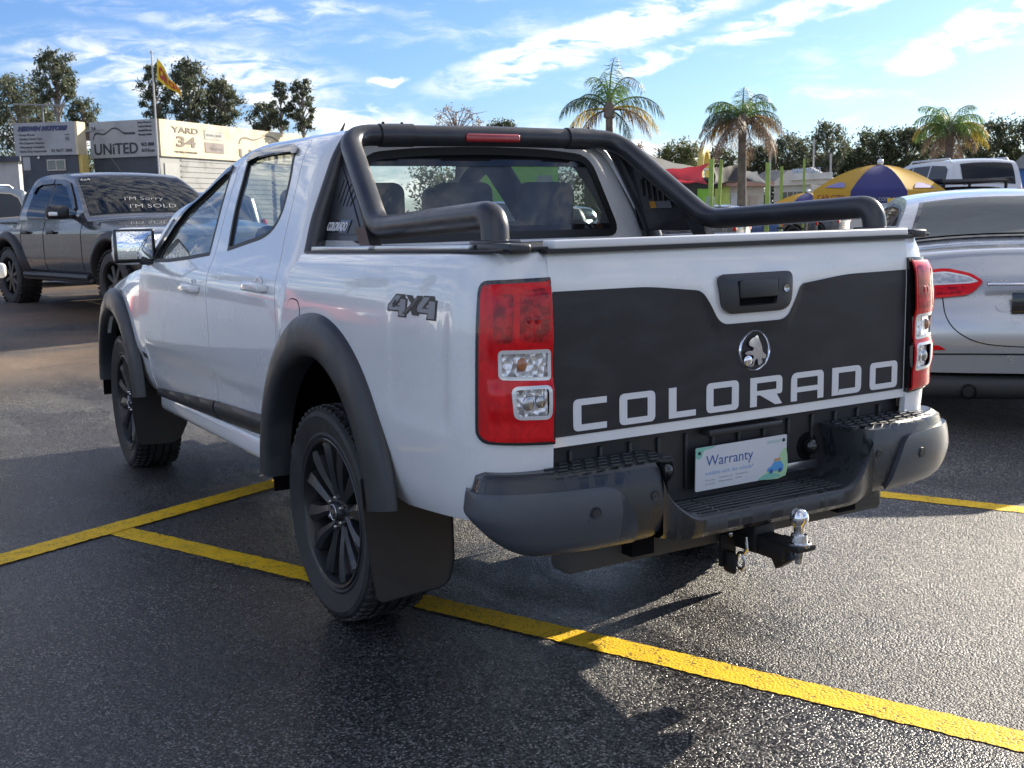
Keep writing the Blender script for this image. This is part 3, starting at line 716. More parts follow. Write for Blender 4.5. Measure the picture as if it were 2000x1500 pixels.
    # lower protective strip
for (a, b, z0a, z0b, z1a, z1b) in ((1.262, 2.335, .545, .497, .636, .565), (.47, 1.235, .575, .545, .668, .638)):
    ol = rnd([(a, z1a), (b, z1b), (b, z0b), (a, z0a)], [.006, .03, .02, .006] if a > 1 else [.01, .006, .006, .03])
    def sf(u, v, a=a, b=b, z0a=z0a, z0b=z0b, z1a=z1a, z1b=z1b):
        t = (u-a)/(b-a); lo = z0a+(z0b-z0a)*t; hi = z1a+(z1b-z1a)*t; q = min(max((v-lo)/(hi-lo), 0), 1)
        return cab_in(u, v, .006+.024*math.sin(min(q*1.25+.15, 1)*math.pi*.5)*math.sin(math.pi*min(1, (1-q)*2.2+.18)*.5))
    both('door_side_strip', ol, sf, flarem, T, step=.018, edge=.025)
# sills
for sg in (1, -1):
    mb = MB(); mb.box((1.445, sg*.838, .492), (1.77, .11, .105), rot=None, bev=.034, seg=4); mb.build('sill', white, T)
# --- front guards, bonnet, screen, grille end (mostly out of sight)
fgy = lambda x, v: cab(x, v)
def guard_top(x): return interp([2.38, 2.7, 3.1, 3.5, 3.8, 4.0], [1.195, 1.165, 1.10, 1.03, .95, .86], x)
def guard(x, v):
    # v in 0..1.2, folded so that the top edge follows the bonnet line
    zt = guard_top(x); z = .50+(v-.50)*(zt-.50)/(1.195-.50)
    y, _ = lut(.50+(v-.50)*(1.25-.50)/(1.195-.50)); y -= .085*((max(x, 2.6)-2.6)/1.35)**2
    if x > 3.6: y -= .45*((x-3.6)/.42)**2.5
    return Vector((x, y, z))
af = [q for q in arch(3.07, .50, .59, .42) if q[1] > .545]
gu = [(2.392, .52), (2.385, .70), (2.398, .88), (2.408, 1.05), (2.395, 1.195), (4.0, 1.195), (4.0, .56), (3.65, .545)]+af+[(2.52, .53)]
gl_, gr_ = both('front_guard', gu, guard, white, T, step=.045, edge=.02)
def bon(x, y):
    e = guard(min(x, 3.99), 1.195); t = abs(y)/max(e.y, .01)
    return Vector((x, y, e.z+.055*(1-t**2.2)))
panel('bonnet', [(2.42, -.86), (3.0, -.85), (3.6, -.78), (3.85, -.62), (3.98, -.3), (3.98, .3), (3.85, .62), (3.6, .78), (3.0, .85), (2.42, .86)], bon, white, T, step=.06, edge=.01)
def screen(u, v):
    """u -1..1 across, v 0..1 up"""
    xe = 2.44-.74*v; ye, zz_ = lut(interp([0, .5, 1], [1.24, 1.50, 1.735], v)); ye -= .04
    return Vector((xe+.20*(1-u*u)*(1-.5*v), ye*u, zz_-.16*max(0, xe-1.3)**2*.35*v+.0))
panel('windscreen', [(-1, 0), (1, 0), (1, 1), (-1, 1)], screen, clear_glass, T, step=.1, edge=0)
mb = MB(); mb.box((3.93, 0, .72), (.16, 1.62, .42), bev=.06, seg=3); mb.box((2.9, 0, .5), (1.9, 1.1, .25)); mb.build('front_bumper', flarem, T)
mb = MB(); mb.box((.95, 0, .52), (2.9, 1.50, .10), bev=.02); mb.box((1.2, 0, .44), (3.6, .9, .12), bev=.02); mb.box((-.42, 0, .62), (1.36, 1.50, .04)); mb.box((-.80, .42, .52), (.8, .08, .14)); mb.box((-.80, -.42, .52), (.8, .08, .14)); mb.build('chassis', dark, T)
# inner wheel houses
for cx in (0, 3.096):
    for sg in (1, -1):
        mb = MB(); mb.lathe([(.56, sg*.50), (.58, sg*.91)], 28, 'y', (cx-.03, 0, .42), R(-6), R(158)); mb.lathe([(.10, sg*.52), (.57, sg*.52)], 28, 'y', (cx-.03, 0, .42), R(-6), R(158)); mb.build('wheel_housing', dark, T)
# --- flares
def flare(cx, cz, ox, oz, ix, iz, a0, a1, mir, name):
    n = 56; K = 9; V = []; F = []
    for i in range(n+1):
        a = R(a0+(a1-a0)*i/n)
        for k in range(K):
            t = k/(K-1)
            rx_ = ox+(ix-ox)*min(1, t*1.12); rz_ = oz+(iz-oz)*min(1, t*1.12)
            x = cx+rx_*math.cos(a); z = cz+rz_*math.sin(a)
            yb = .934 if z < 1.06 else .934-(z-1.06)*.25
            if cx > 2: yb -= .075*max(0, (x-2.6)/1.35)**2
            prof_ = [(.0, -.004), (.0, .010), (.12, .026), (.32, .036), (.55, .043), (.76, .046), (.90, .040), (.97, .022), (1.0, -.05)][k]
            t2 = prof_[0]; rx_ = ox+(ix-ox)*t2; rz_ = oz+(iz-oz)*t2
            x = cx+rx_*math.cos(a); z = cz+rz_*math.sin(a)
            y = yb+prof_[1]*1.0
            V.append((x, -y if mir else y, z))
    for i in range(n):
        for k in range(K-1):
            q = (i*K+k, i*K+k+1, (i+1)*K+k+1, (i+1)*K+k); F.append(q if not mir else q[::-1])
    me = bpy.data.meshes.new(name); me.from_pydata(V, [], F); me.update(); me.shade_smooth(); me.set_sharp_from_angle(angle=R(50))
    o = link(name, me, flarem, T)
    bm = bmesh.new(); bm.from_mesh(me); bmesh.ops.recalc_face_normals(bm, faces=bm.faces); bm.to_mesh(me); bm.free()
    return o
for mir in (False, True):
    flare(-.035, .42, .612, .690, .455, .535, 3, 170, mir, 'rear_wheel_flare')
    flare(3.075, .42, .615, .635, .475, .50, 5, 173, mir, 'front_wheel_flare')
# --- wheels
def make_wheel():
    w = thing('w', None, None); w.name = 'wheel'
    t = MB()
    pr = [(.262, .100), (.275, .112), (.283, .116), (.292, .112), (.302, .115), (.318, .120), (.345, .128), (.352, .130), (.356, .128), (.368, .125), (.380, .108), (.386, .095), (.3875, .080),
          (.3875, .066), (.378, .064), (.378, .054), (.3875, .052), (.3875, .030), (.378, .028), (.378, .018), (.388, .016), (.388, -.016), (.378, -.018), (.378, -.028), (.3875, -.030), (.3875, -.052), (.378, -.054), (.378, -.064),
          (.3875, -.066), (.386, -.095), (.378, -.112), (.35, -.128), (.30, -.118), (.262, -.10)]
    t.lathe(pr, 72, 'y'); ty = t.build('tyre', tyrem, w, angle=30)
    tb = MB()
    for k in range(60):
        a = 2*math.pi*k/60; rot = Matrix.Rotation(-a, 3, 'Y')
        for (yy, dy_, dx_, sk) in ((.100, .036, .018, .25), (.080, .020, .022, .3), (-.080, .020, .022, -.3), (-.1, .036, .018, -.2), (.041, .020, .020, .5), (-.041, .020, .020, -.5)):
            rr = .381 if abs(yy) > .09 else .3865
            q = MB(); q.box((0, 0, 0), (dx_, dy_, .008 if abs(yy) < .09 else .010)); c = rot @ Vector((0, yy, rr)); r3 = rot @ Matrix.Rotation(sk, 3, 'Z')
            for v in q.b.verts: v.co = r3 @ v.co + c
            me = bpy.data.meshes.new('x'); q.b.to_mesh(me); q.b.free(); tb.b.from_mesh(me); bpy.data.meshes.remove(me)
    tb.build('tread_blocks', tyrem, w, smooth=False)['kind'] = 'stuff'
    r = MB(); r.lathe([(.266, .108), (.272, .113), (.268, .116), (.258, .112), (.252, .098), (.248, .06), (.238, .03), (.236, -.10), (.262, -.11)], 72, 'y')
    ri = r.build('rim', rimm, w)
    mb = MB(); mb.lathe([(.0, .0), (.10, .0), (.17, .0), (.175, -.02), (.24, -.05)], 40, 'y'); mb.lathe([(.0, -.01), (.155, -.01)], 40, 'y', (0, .02, 0)); mb.build('brake_drum', mat('brake_iron', (.05, .045, .042), .6, .6), w)
    # six forked spokes
    for k in range(6):
        a = 2*math.pi*k/6+.26
        s = MB(); bmh = s.b
        for sd_ in (-1, 1):
            # blade outline in local (radial r, tangential t)
            rows = [(.050, sd_*.004, .022), (.09, sd_*.016, .021), (.135, sd_*.036, .026), (.180, sd_*.053, .034), (.222, sd_*.063, .040), (.246, sd_*.058, .020)]
            rings = []
            for i, (rr, tt, hw) in enumerate(rows):
                yo = .074+.026*math.sin(min(1, (rr-.05)/.2)*math.pi*.5)-.004*i*0
                inner, outer = (tt-hw, tt+hw)
                ring = [(rr, inner, yo-.030), (rr, inner+hw*.18, yo-.005), (rr, tt-hw*.28*sd_*0-hw*.2, yo+.005), (rr, outer-hw*.18, yo-.004), (rr, outer, yo-.030)]
                rings.append([bmh.verts.new((q[0]*math.cos(a)-q[1]*math.sin(a), q[2], q[0]*math.sin(a)+q[1]*math.cos(a))) for q in ring])
            for i in range(len(rings)-1):
                for j in range(4): bmh.faces.new((rings[i][j], rings[i][j+1], rings[i+1][j+1], rings[i+1][j]))
            bmh.faces.new(rings[-1]); bmh.faces.new(rings[0][::-1])
        s.build('spoke', rimm, w, angle=22)
    h = MB(); h.lathe([(.0, .098), (.030, .098), (.034, .094), (.038, .080), (.062, .078), (.066, .070), (.07, .04)], 36, 'y'); hb = h.build('hub', rimm, w)
    h = MB(); h.lathe([(.0, .1005), (.026, .1000), (.031, .097), (.031, .09)], 28, 'y'); hc = h.build('centre_cap', gloss_black, w)
    h = MB(); h.lathe([(.0255, .1008), (.028, .1025), (.0305, .1008)], 28, 'y')
    h.box((.004, .1012, .004), (.018, .002, .022), rot=Matrix.Rotation(.5, 3, 'Y')); h.build('emblem', steel, w)
    for k in range(6):
        a = 2*math.pi*k/6+.26+math.pi/6
        n_ = MB(); c = (.0545*math.cos(a), 0, .0545*math.sin(a))
        n_.lathe([(0, .100), (.006, .099), (.0095, .094), (.0095, .075)], 8, 'y', c); n_.build('wheel_nut', steel, w)
    return w
w0 = make_wheel(); w0.parent = T; w0.location = (0, .785, .3875); w0.rotation_euler = (0, R(11), 0)
for (x, y, rz, ry) in ((3.096, .785, R(-2), 40), (0, -.785, math.pi, 20), (3.096, -.785, math.pi, 5)):
    w = copy_tree(w0, T); w.location = (x, y, .3875); w.rotation_euler = (0, R(ry), rz)
# axle and differential
mb = MB(); mb.tube([(0, -.75, .39), (0, .75, .39)], .045, 14); mb.sphere((0, .05, .39), .14, 16); mb.tube([(.3, .05, .40), (2.2, .1, .45)], .035, 10); mb.build('rear_axle', mat('axle_iron', (.03, .028, .026), .7), T)
# --- mud flaps
for sg in (1, -1):
    def flap(name, x, ol, th=.006):
        V = []; n = 10
        def fn(u, v, w):
            return Vector((x-.10*max(0, .5-v)*.5+w-.012*math.sin(u*7), sg*u, v))
        return ext2(name, [dens_poly(ol, .04)], th, fn, flapm, T)
    flap('rear_mud_flap', -.475, rnd([(.985, .62), (.968, .40), (.945, .200), (.672, .208), (.650, .30), (.645, .60)], [.01, .03, .035, .05, .01, .01]))
    flap('front_mud_flap', 2.66, rnd([(.965, .58), (.968, .40), (.950, .205), (.720, .190), (.665, .30), (.66, .56)], [.01, .03, .04, .06, .02, .01]))
# --- cab rear wall and window
def rw(y, z):
    xr = .275+.27*max(0, z-1.25)
    return Vector((xr+.05*(abs(y)/.75)**3, y, z))
half = [(.815, 1.20), (.80, 1.29), (.765, 1.40), (.722, 1.50), (.675, 1.60), (.630, 1.69), (.57, 1.735), (.45, 1.765), (.2, 1.783)]
wall = [(-y, z) for y, z in half]+[(y, z) for y, z in half[::-1]]
rwin = rnd([(-.635, 1.342), (.635, 1.342), (.530, 1.668), (.3, 1.690), (0, 1.697), (-.3, 1.690), (-.530, 1.668)], [.06, .06, .07, .1, .1, .1, .07])
panel('cab_rear_wall', wall, rw, white, T, holes=[rwin], step=.05, edge=.012, flip=True)
rwp = lambda o: (lambda y, z: rw(y, z)+Vector((-o, 0, 0)))
rs = panel('rear_window', inset(rwin, .006), rwp(-.004), rear_glass, T, step=.12, edge=0, flip=True)
panel('window_seal', inset(rwin, -.012), rwp(.004), rubber, rs, holes=[inset(rwin, .020)], step=.04, edge=.014, flip=True)
band = [(-.52, 1.628), (.52, 1.628), (.515, 1.66), (.3, 1.683), (0, 1.690), (-.3, 1.683), (-.515, 1.66)]
panel('tint_band', band, rwp(.001), gloss_black, rs, step=.06, edge=0, flip=True)
panel('demister_band', [(-.61, 1.352), (.61, 1.352), (.60, 1.385), (-.60, 1.385)], rwp(.001), gloss_black, rs, step=.06, edge=0, flip=True)
# inside the cab
trim = mat('dark_trim', (.03, .031, .034), .8)
cloth = mat('seat_cloth', (.035, .036, .040), .9)
mb = MB(); mb.box((1.3, 0, .60), (2.1, 1.6, .05)); mb.box((2.25, 0, 1.08), (.35, 1.55, .28), bev=.06); mb.box((.50, 0, .85), (.04, 1.5, .5)); mb.box((1.05, 0, 1.757), (1.1, 1.02, .012), bev=.004); mb.build('cabin_lining', trim, T)
sw_ = MB(); sw_.tube([(2.0+.05*math.sin(a)*.5, -.36+.18*math.cos(a), 1.12+.17*math.sin(a)) for a in np.linspace(0, 2*math.pi, 25)[:-1]], .014, 8, closed=True); sw_.build('steering_wheel', trim, T)
def seat(x, y, w, hr):
    s = MB(); s.box((x+.25, y, .88), (.5, w, .16), bev=.05); s.box((x, y, 1.12), (.14, w, .56), rot=None, bev=.05); sb = s.build('seat', cloth, T)
    for hy in hr:
        h = MB(); h.box((x-.04, y+hy, 1.475), (.11, .27, .19), bev=.045, seg=4); h.tube([(x-.03, y+hy-.06, 1.3), (x-.04, y+hy-.06, 1.46)], .008, 6); h.tube([(x-.03, y+hy+.06, 1.3), (x-.04, y+hy+.06, 1.46)], .008, 6); h.build('headrest', cloth, sb)
seat(1.45, .37, .5, [0]); seat(1.45, -.37, .5, [0]); seat(.62, 0, 1.35, [-.42, 0, .42])
mb = MB(); mb.box((1.85, 0, 1.63), (.03, .22, .06), bev=.01); mb.build('interior_mirror', gloss_black, T)
# --- door mirrors
for sg in (1, -1):
    m_ = MB(); oc = (2.34, sg*.972, 1.305)
    m_.box((0, 0, 0), (.10, .215, .185), bev=.045, seg=4, taper=(.9, .96)); ms_ = m_.build('door_mirror', white, T, loc=oc)
    ms_.rotation_euler = (0, R(4), R(-8*sg))
    q = MB(); q.box((-.046, 0, .0), (.028, .205, .172), bev=.012, seg=3); q.build('mirror_rim', gloss_black, ms_)
    q = MB(); q.box((-.060, 0, .002), (.006, .172, .142), bev=.002); q.build('mirror_glass', mat('mirror', (.9, .92, .92), .01, 1.0), ms_)
    q = MB(); q.box((.012, sg*.098, -.035), (.05, .022, .028), bev=.008); q.build('indicator', lens_white, ms_)
    q = MB(); q.box((2.30, sg*.90, 1.235), (.07, .12, .05), bev=.015); q.poly([(2.262, 1.225), (2.372, 1.205), (2.18, 1.44), (2.13, 1.415)], .012, lambda u, v, w: (u, sg*(cab(u, v).y+w-.003), v)); q.build('mirror_arm', flarem, T)
# --- antenna
q = MB(); q.tube([(1.07, .35, 1.778), (1.05, .35, 1.795), (.995, .35, 1.838)], [.013, .009, .0035], 8); q.build('antenna', rubber, T)
# ------------------------------------------------------------------ tailgate
TX = -1.183
def tgs(y, z):
    """tailgate skin: nearly flat, crowned, leaning a little forward at the top, with a pressed recess under the top roll"""
    x = TX+.016*sstep(1.18, 1.335, z)+.006*(y/.71)**2
    yc = abs(y+.018)
    e = interp([0, .13, .17, .21, .71], [1.075, 1.078, 1.13, 1.205, 1.236], yc)
    x += .005*(1-sstep(e-.035, e+.035, z))
    x -= .010*(1-sstep(.83, .85, z))*0
    if z > 1.318: x += (z-1.318)**2*40
    return Vector((x, y, z))
def tg2(o): return lambda y, z: tgs(y, z)+Vector((-o, 0, 0))
TG = rnd([(-.712, .797), (.712, .797), (.712, 1.335), (-.712, 1.335)], .006, 2)
tg = panel('tailgate', TG, tgs, white, T, step=.016, edge=.03, flip=True)
c0 = -.018
fo = rnd([(-.703, .826), (.703, .826), (.703, 1.226), (.40+c0, 1.224), (.187, 1.203), (.176+c0, 1.165), (.135+c0, 1.098), (-.135+c0, 1.098), (-.176+c0, 1.165), (-.212, 1.203), (-.40+c0, 1.224), (-.703, 1.226)],
         [.004, .004, .004, .05, .022, .05, .035, .035, .05, .022, .05, .004], 6)
panel('black_film', fo, tg2(.0030), film, tg, step=.014, edge=.0015, flip=True)
# lettering COLORADO: each letter from its own outline
LW, LH = 1.0, 1.0
def rect(a, b, c, d): return [(a, b), (c, b), (c, d), (a, d)]
T_ = .26   # stem, in letter heights
def letter(ch, w):
    """outline and holes in units of letter height, w = width"""
    s, h = T_, .20
    if ch == 'O': return rnd(rect(0, 0, w, 1), .20), [rect(s*1.15, h, w-s*1.15, 1-h)]
    if ch == 'C': return rnd([(w, 1), (0, 1), (0, 0), (w, 0), (w, h), (s*1.15, h), (s*1.15, 1-h), (w, 1-h)], [0, .2, .2, 0, 0, 0, 0, 0]), []
    if ch == 'L': return [(0, 1), (0, 0), (w, 0), (w, h), (s*1.2, h), (s*1.2, 1)], []
    if ch == 'D': return rnd([(0, 1), (0, 0), (w, 0), (w, 1)], [0, 0, .24, .24]), [rnd([(s*1.25, .07), (s*1.25+.05, h), (w-s*1.15, h), (w-s*1.15, 1-h), (s*1.25, 1-h)], 0)]
    if ch == 'R': return rnd([(0, 1), (0, 0), (s*1.15, 0), (s*1.15, .38), (s*1.7, .38), (w-s*1.25, 0), (w, 0), (w-s*1.0, .36), (w, .36), (w, 1)], [0, 0, 0, 0, 0, 0, 0, 0, .12, .2]), [rect(s*1.15, .53, w-s*1.05, 1-h)]
    if ch == 'A': return rnd([(0, 0), (s*1.1, 0), (s*1.1, .30), (w-s*1.1, .30), (w-s*1.1, 0), (w, 0), (w, 1), (0, 1)], [0, 0, 0, 0, 0, 0, .2, .3]), [rect(s*1.1, .48, w-s*1.1, 1-h)]
lm = mat('white_lettering', (.72, .735, .76), .3, coat=.6)
for ch, a, b in (('C', .644, .531), ('O', .487, .360), ('L', .310, .209), ('O', .168, .041), ('R', -.006, -.139), ('A', -.177, -.320), ('D', -.359, -.494), ('O', -.536, -.670)):
    H = .090; w = (a-b)/H; ol, hs = letter(ch, w)
    ext2('letter', [dens_poly(ol, .3)], .0018, lambda u, v, q, a=a, H=H: tgs(a-u*H, .836+v*H)+Vector((-.0034-q, 0, 0)), lm, tg, holes={0: hs})
# handle
def hf(y, z):
    q = 1-max(abs(y-c0+.0)/.155, 0)**6
    return tgs(y, z)+Vector((-.010-.012*max(0, q)*(1-((z-1.188)/.062)**4 if abs(z-1.188) < .062 else 0), 0, 0))
ho_ = rnd([(.153+c0, 1.247), (.136+c0, 1.128), (-.136+c0, 1.128), (-.153+c0, 1.247)], [.028, .045, .045, .028], 6)
hd = panel('tailgate_handle', ho_, hf, flarem, tg, holes=[rnd([(.084+c0, 1.226), (.078+c0, 1.150), (-.072+c0, 1.150), (-.082+c0, 1.226)], .008)], step=.014, edge=.02, flip=True)
q = MB(); q.box((TX-.004, c0+.001, 1.187), (.004, .164, .080)); q.build('handle_cavity', dark, tg)
q = MB(); q.box((TX-.017, c0+.002, 1.200), (.022, .152, .054), bev=.007, seg=3); q.build('handle_lever', flarem, tg)
q = MB(); q.lathe([(0, 0), (.0085, .0), (.0115, .002), (.0125, -.004)], 20, 'x', (TX-.022, c0-.110, 1.196))
for v in q.b.verts: v.co.x = 2*(TX-.022)-v.co.x
q.build('lock_barrel', steel, tg)
# round chrome badge with a rearing lion
q = MB(); cz_, cy_ = 1.010, c0-.004
q.lathe([(.0545, -.002), (.056, .006), (.0595, .010), (.063, .006), (.0645, -.002)], 48, 'x')
for v in q.b.verts: v.co.x *= -1; v.co.z *= 1.0
bd = q.build('badge_ring', chrome, tg, loc=(TX+.006, cy_, cz_))
q = MB(); q.lathe([(0, .001), (.055, .001)], 36, 'x')
for v in q.b.verts: v.co.x *= -1
q.build('badge_field', gloss_black, tg, loc=(TX+.004, cy_, cz_))
lion = spline([(-.028, .018), (-.030, .028), (-.020, .038), (-.006, .043), (.004, .047), (.010, .036), (.016, .026), (.022, .010), (.026, -.004), (.040, -.016), (.036, -.026), (.022, -.024), (.026, -.036), (.012, -.045), (.006, -.034), (.004, -.024), (-.006, -.030), (-.010, -.044), (-.022, -.048), (-.024, -.044), (-.014, -.038), (-.014, -.028), (-.012, -.016), (-.024, -.010), (-.042, -.008), (-.044, -.002), (-.030, .002), (-.016, .002), (-.012, .010), (-.018, .014)], 4, closed=True)
o_ = ext2('badge_lion', [lion], .007, lambda u, v, w: Vector((TX-.002-w*(1-.35*((u/.05)**2+(v/.05)**2)), cy_-u*.98, cz_+v)), chrome, tg)
q = MB(); q.sphere((0, 0, 0), .017, 20, (.35, 1, 1)); q.build('badge_ball', chrome, tg, loc=(TX-.004, cy_+.030, cz_-.028))
# ------------------------------------------------------------------ tray top: cover, rails, caps
vinyl = mat('black_vinyl', (.02, .02, .022), .55)
zt = lambda x: 1.302+zb_top(x)
q = MB(); q.box((-.42, 0, zt(-.42)+.010), (1.46, 1.52, .010), rot=Matrix.Rotation(.02, 3, 'Y'), bev=.003); tcov = q.build('tray_cover', vinyl, T); tcov.rotation_euler = (0, .0, 0)
for sg in (1, -1):
    for (a, b) in ((.215, -.28), (-.335, -.955)):
        q = MB(); q.box(((a+b)/2, sg*.812, zt((a+b)/2)+.016), (abs(a-b), .056, .020), rot=Matrix.Rotation(.02, 3, 'Y'), bev=.005); q.build('cover_side_rail', alu, T)
    q = MB(); q.box((-.46, sg*.845, zt(-.46)+.006), (1.36, .03, .010), rot=Matrix.Rotation(.02, 3, 'Y'), bev=.004); q.build('rail_seal', rubber, T)
    q = MB(); q.box((-1.065, sg*.790, zt(-1.0)+.014), (.185, .070, .028), bev=.010, seg=3); q.build('rail_corner_cap', flarem, T)
q = MB(); q.box((-1.150, 0, zt(-1.1)+.020), (.062, 1.40, .024), bev=.006, seg=3); q.build('cover_rear_bar', mat('white_bar', (.74, .74, .74), .35, coat=.3), T)
q = MB(); q.box((-1.157, 0, zt(-1.1)+.003), (.05, 1.45, .012)); q.build('tailgate_seal', rubber, T)
# ------------------------------------------------------------------ sports bar
def bend(path, r, n=7):
    P = [Vector(p) for p in path]; out = [P[0]]
    for i in range(1, len(P)-1):
        a, b, c = P[i-1], P[i], P[i+1]; k = min(r[i-1] if isinstance(r, list) else r, (a-b).length*.48, (c-b).length*.48)
        p, q_ = b+(a-b).normalized()*k, b+(c-b).normalized()*k
        for j in range(n+1):
            t = j/n; out.append(p*(1-t)**2+b*2*t*(1-t)+q_*t*t)
    out.append(P[-1]); return out
hoopL = [(-.985, .768, 1.325), (-.975, .762, 1.435), (-.150, .735, 1.395), (.335, .628, 1.742), (.325, .30, 1.742), (.32, .0, 1.745)]
hoop = hoopL+[(x, -y, z) for x, y, z in hoopL[:-1][::-1]]
q = MB(); q.tube(bend(hoop, [.12, .075, .11, .3, .3, .3, .11, .075, .12], 9), .0405, 24); bar = q.build('sports_bar', barm, T, angle=60)
for sg in (1, -1):
    q = MB(); q.tube([(.325, sg*.50, 1.741), (.322, sg*.36, 1.743)], .0445, 24, squash=1.0); q.build('bar_clamp', barm, T, angle=40)
    for yy in (.48, .40):
        q = MB(); q.lathe([(0, .008), (.006, .007), (.008, 0)], 10, 'z'); q.build('clamp_bolt', rubber, T, loc=(.325, sg*yy, 1.785))
    # front leg up the cab and the short brace to the rail
    q = MB(); q.tube(bend([(.278, sg*.806, 1.30), (.294, sg*.768, 1.42), (.332, sg*.655, 1.66), (.335, sg*.60, 1.735)], .05, 4), .030, 14, squash=1.25); q.build('bar_front_leg', barm, T)
    q = MB(); q.poly([(-.02, 1.40), (-.115, 1.40), (-.165, 1.305), (-.085, 1.305)], .045, lambda u, v, w: (u, sg*(.725+w), v)); q.build('bar_brace', barm, T, smooth=False)
    q = MB(); q.box((-.985, sg*.768, zt(-1)+.028), (.115, .105, .016), bev=.006); q.build('bar_foot', barm, T)
    # filled side plate with slots
    def pl(u, v, w):
        t = (v-1.345)/.36
        return Vector((u, sg*(.752-.118*max(0, t)-.0+w), v))
    tri = rnd([(.322, 1.350), (.316, 1.48), (.310, 1.665), (.225, 1.610), (-.055, 1.398), (-.05, 1.352)], [.02, .05, .03, .04, .03, .03], 4)
    slots = []
    for k in range(5):
        x0 = .235-.033*k; z0 = 1.535-.010*k; ln = (.070, .078, .078, .066, .045)[k]
        slots.append([(x0, z0-ln*.5), (x0+.011, z0-ln*.5), (x0-.004, z0+ln*.5), (x0-.015, z0+ln*.5)])
    sp = ext2('bar_side_plate', [dens_poly(tri, .05)], .010, pl, barm, T, holes={0: slots})
    rim_ = inset(tri, .012)
    ext2('plate_raised_field', [dens_poly(inset(tri, .022), .05)], .004, lambda u, v, w: pl(u, v, w+(.010 if sg > 0 else .010)), barm, sp, holes={0: slots})
    # badge
    q = MB(); q.poly([(.268, 1.380), (.072, 1.380), (.060, 1.424), (.255, 1.424)], .003, lambda u, v, w: pl(u, v, .0145+w)); q.build('badge_plate', gloss_black, sp, smooth=False)
    text('badge_lettering', 'COLORADO', .044, lambda u, v, w: pl(.258-u, 1.3865+v, .018+w) if sg > 0 else pl(.078+u, 1.3865+v, .018+w), mat('badge_silver', (.75, .75, .76), .3), sp, depth=.0012, width=.178, shear=.2, bold=.0008)
# sticker inside the right hand plate
q = MB()
def plr(u, v, w): return Vector((u, -(.752-.118*max(0, (v-1.345)/.36)-w), v))
q.poly([(.06, 1.445), (.20, 1.445), (.20, 1.475), (.06, 1.475)], .001, lambda u, v, w: plr(u, v, .0015+w)); stk = q.build('warning_sticker', mat('sticker_grey', (.16, .16, .18), .5), T, smooth=False)
q = MB(); q.poly([(.162, 1.446), (.20, 1.446), (.20, 1.474), (.162, 1.474)], .001, lambda u, v, w: plr(u, v, .003+w)); q.build('sticker_panel', mat('sticker_orange', (.62, .27, .03), .5), stk, smooth=False)
# high brake light on the bar
q = MB(); q.box((0, 0, 0), (.02, .250, .034), bev=.010, seg=3); bl = q.build('brake_light', mat('brake_lens', (.36, .02, .025), .2, coat=.8), T, loc=(.279, .020, 1.735))
# ------------------------------------------------------------------ tray badges
ink = mat('badge_black', (.012, .013, .016), .4); grey = mat('badge_grey', (.26, .265, .285), .4)
def b4(u, v, w):   # u,v in 0..1 across the badge, read left to right from the side
    p = bed(.40+.612+u*.300, 1.130+v*.058, .0012+w); return p
F4 = [(.0, .28), (.0, .42), (.155, 1.0), (.335, 1.0), (.30, .90), (.36, .90), (.37, .90), (.37, .36), (.37, .0), (.235, .0), (.235, .24)]
f4o = [(-.005, .19), (.0, .47), (.15, 1.02), (.345, 1.02), (.36, .84), (.405, .84), (.395, -.05), (.215, -.05), (.225, .19)]
f4i = [(.02, .26), (.02, .44), (.155, .95), (.275, .95), (.12, .43), (.25, .43), (.255, .78), (.375, .78), (.37, .02), (.24, .02), (.245, .26)]
tri_ = [(.150, .49), (.245, .49), (.245, .70)]
for dx_ in (0, .60):
    ext2('badge_outline', [[(x+dx_, y) for x, y in f4o]], .0006, b4, ink, T, holes={0: [[(x+dx_, y) for x, y in [(.19, .50), (.24, .50), (.242, .66)]]]})
    ext2('badge_figure', [[(x+dx_, y) for x, y in f4i]], .0006, lambda u, v, w: b4(u, v, w+.0006), grey, T)
ext2('badge_outline', [[(.31, .12), (.50, .62), (.38, 1.0), (.50, 1.0), (.545, .80), (.62, 1.0), (.73, 1.0), (.60, .55), (.665, .10), (.53, .10), (.495, .36), (.41, .12)]], .0006, lambda u, v, w: b4(u, v, w+.0014), ink, T)
ext2('badge_figure', [[(.355, .17), (.525, .60), (.60, .93), (.66, .93), (.545, .52), (.40, .17)]], .0005, lambda u, v, w: b4(u, v, w+.0022), mat('badge_mid', (.07, .072, .08), .3), T)
# small trail emblem on the rear door and a marker on the guard
q = MB()
for a in np.linspace(0, 2*math.pi, 9)[:-1]: q.poly([(.0, .004), (.03, .0), (.0, -.004)], .001, lambda u, v, w, a=a: tuple(cab_in(.565+(u*math.cos(a)-v*math.sin(a))*.8, .70+(u*math.sin(a)+v*math.cos(a)), .001+w)))
q.build('door_emblem', ink, T, smooth=False)
for sg in (1, -1):
    ext2('guard_marker', [[(2.405, .703), (2.485, .718), (2.485, .745), (2.415, .738)]], .004, lambda u, v, w: Vector((u, sg*(guard(u, v).y+w-.002), v)), gloss_black, T)
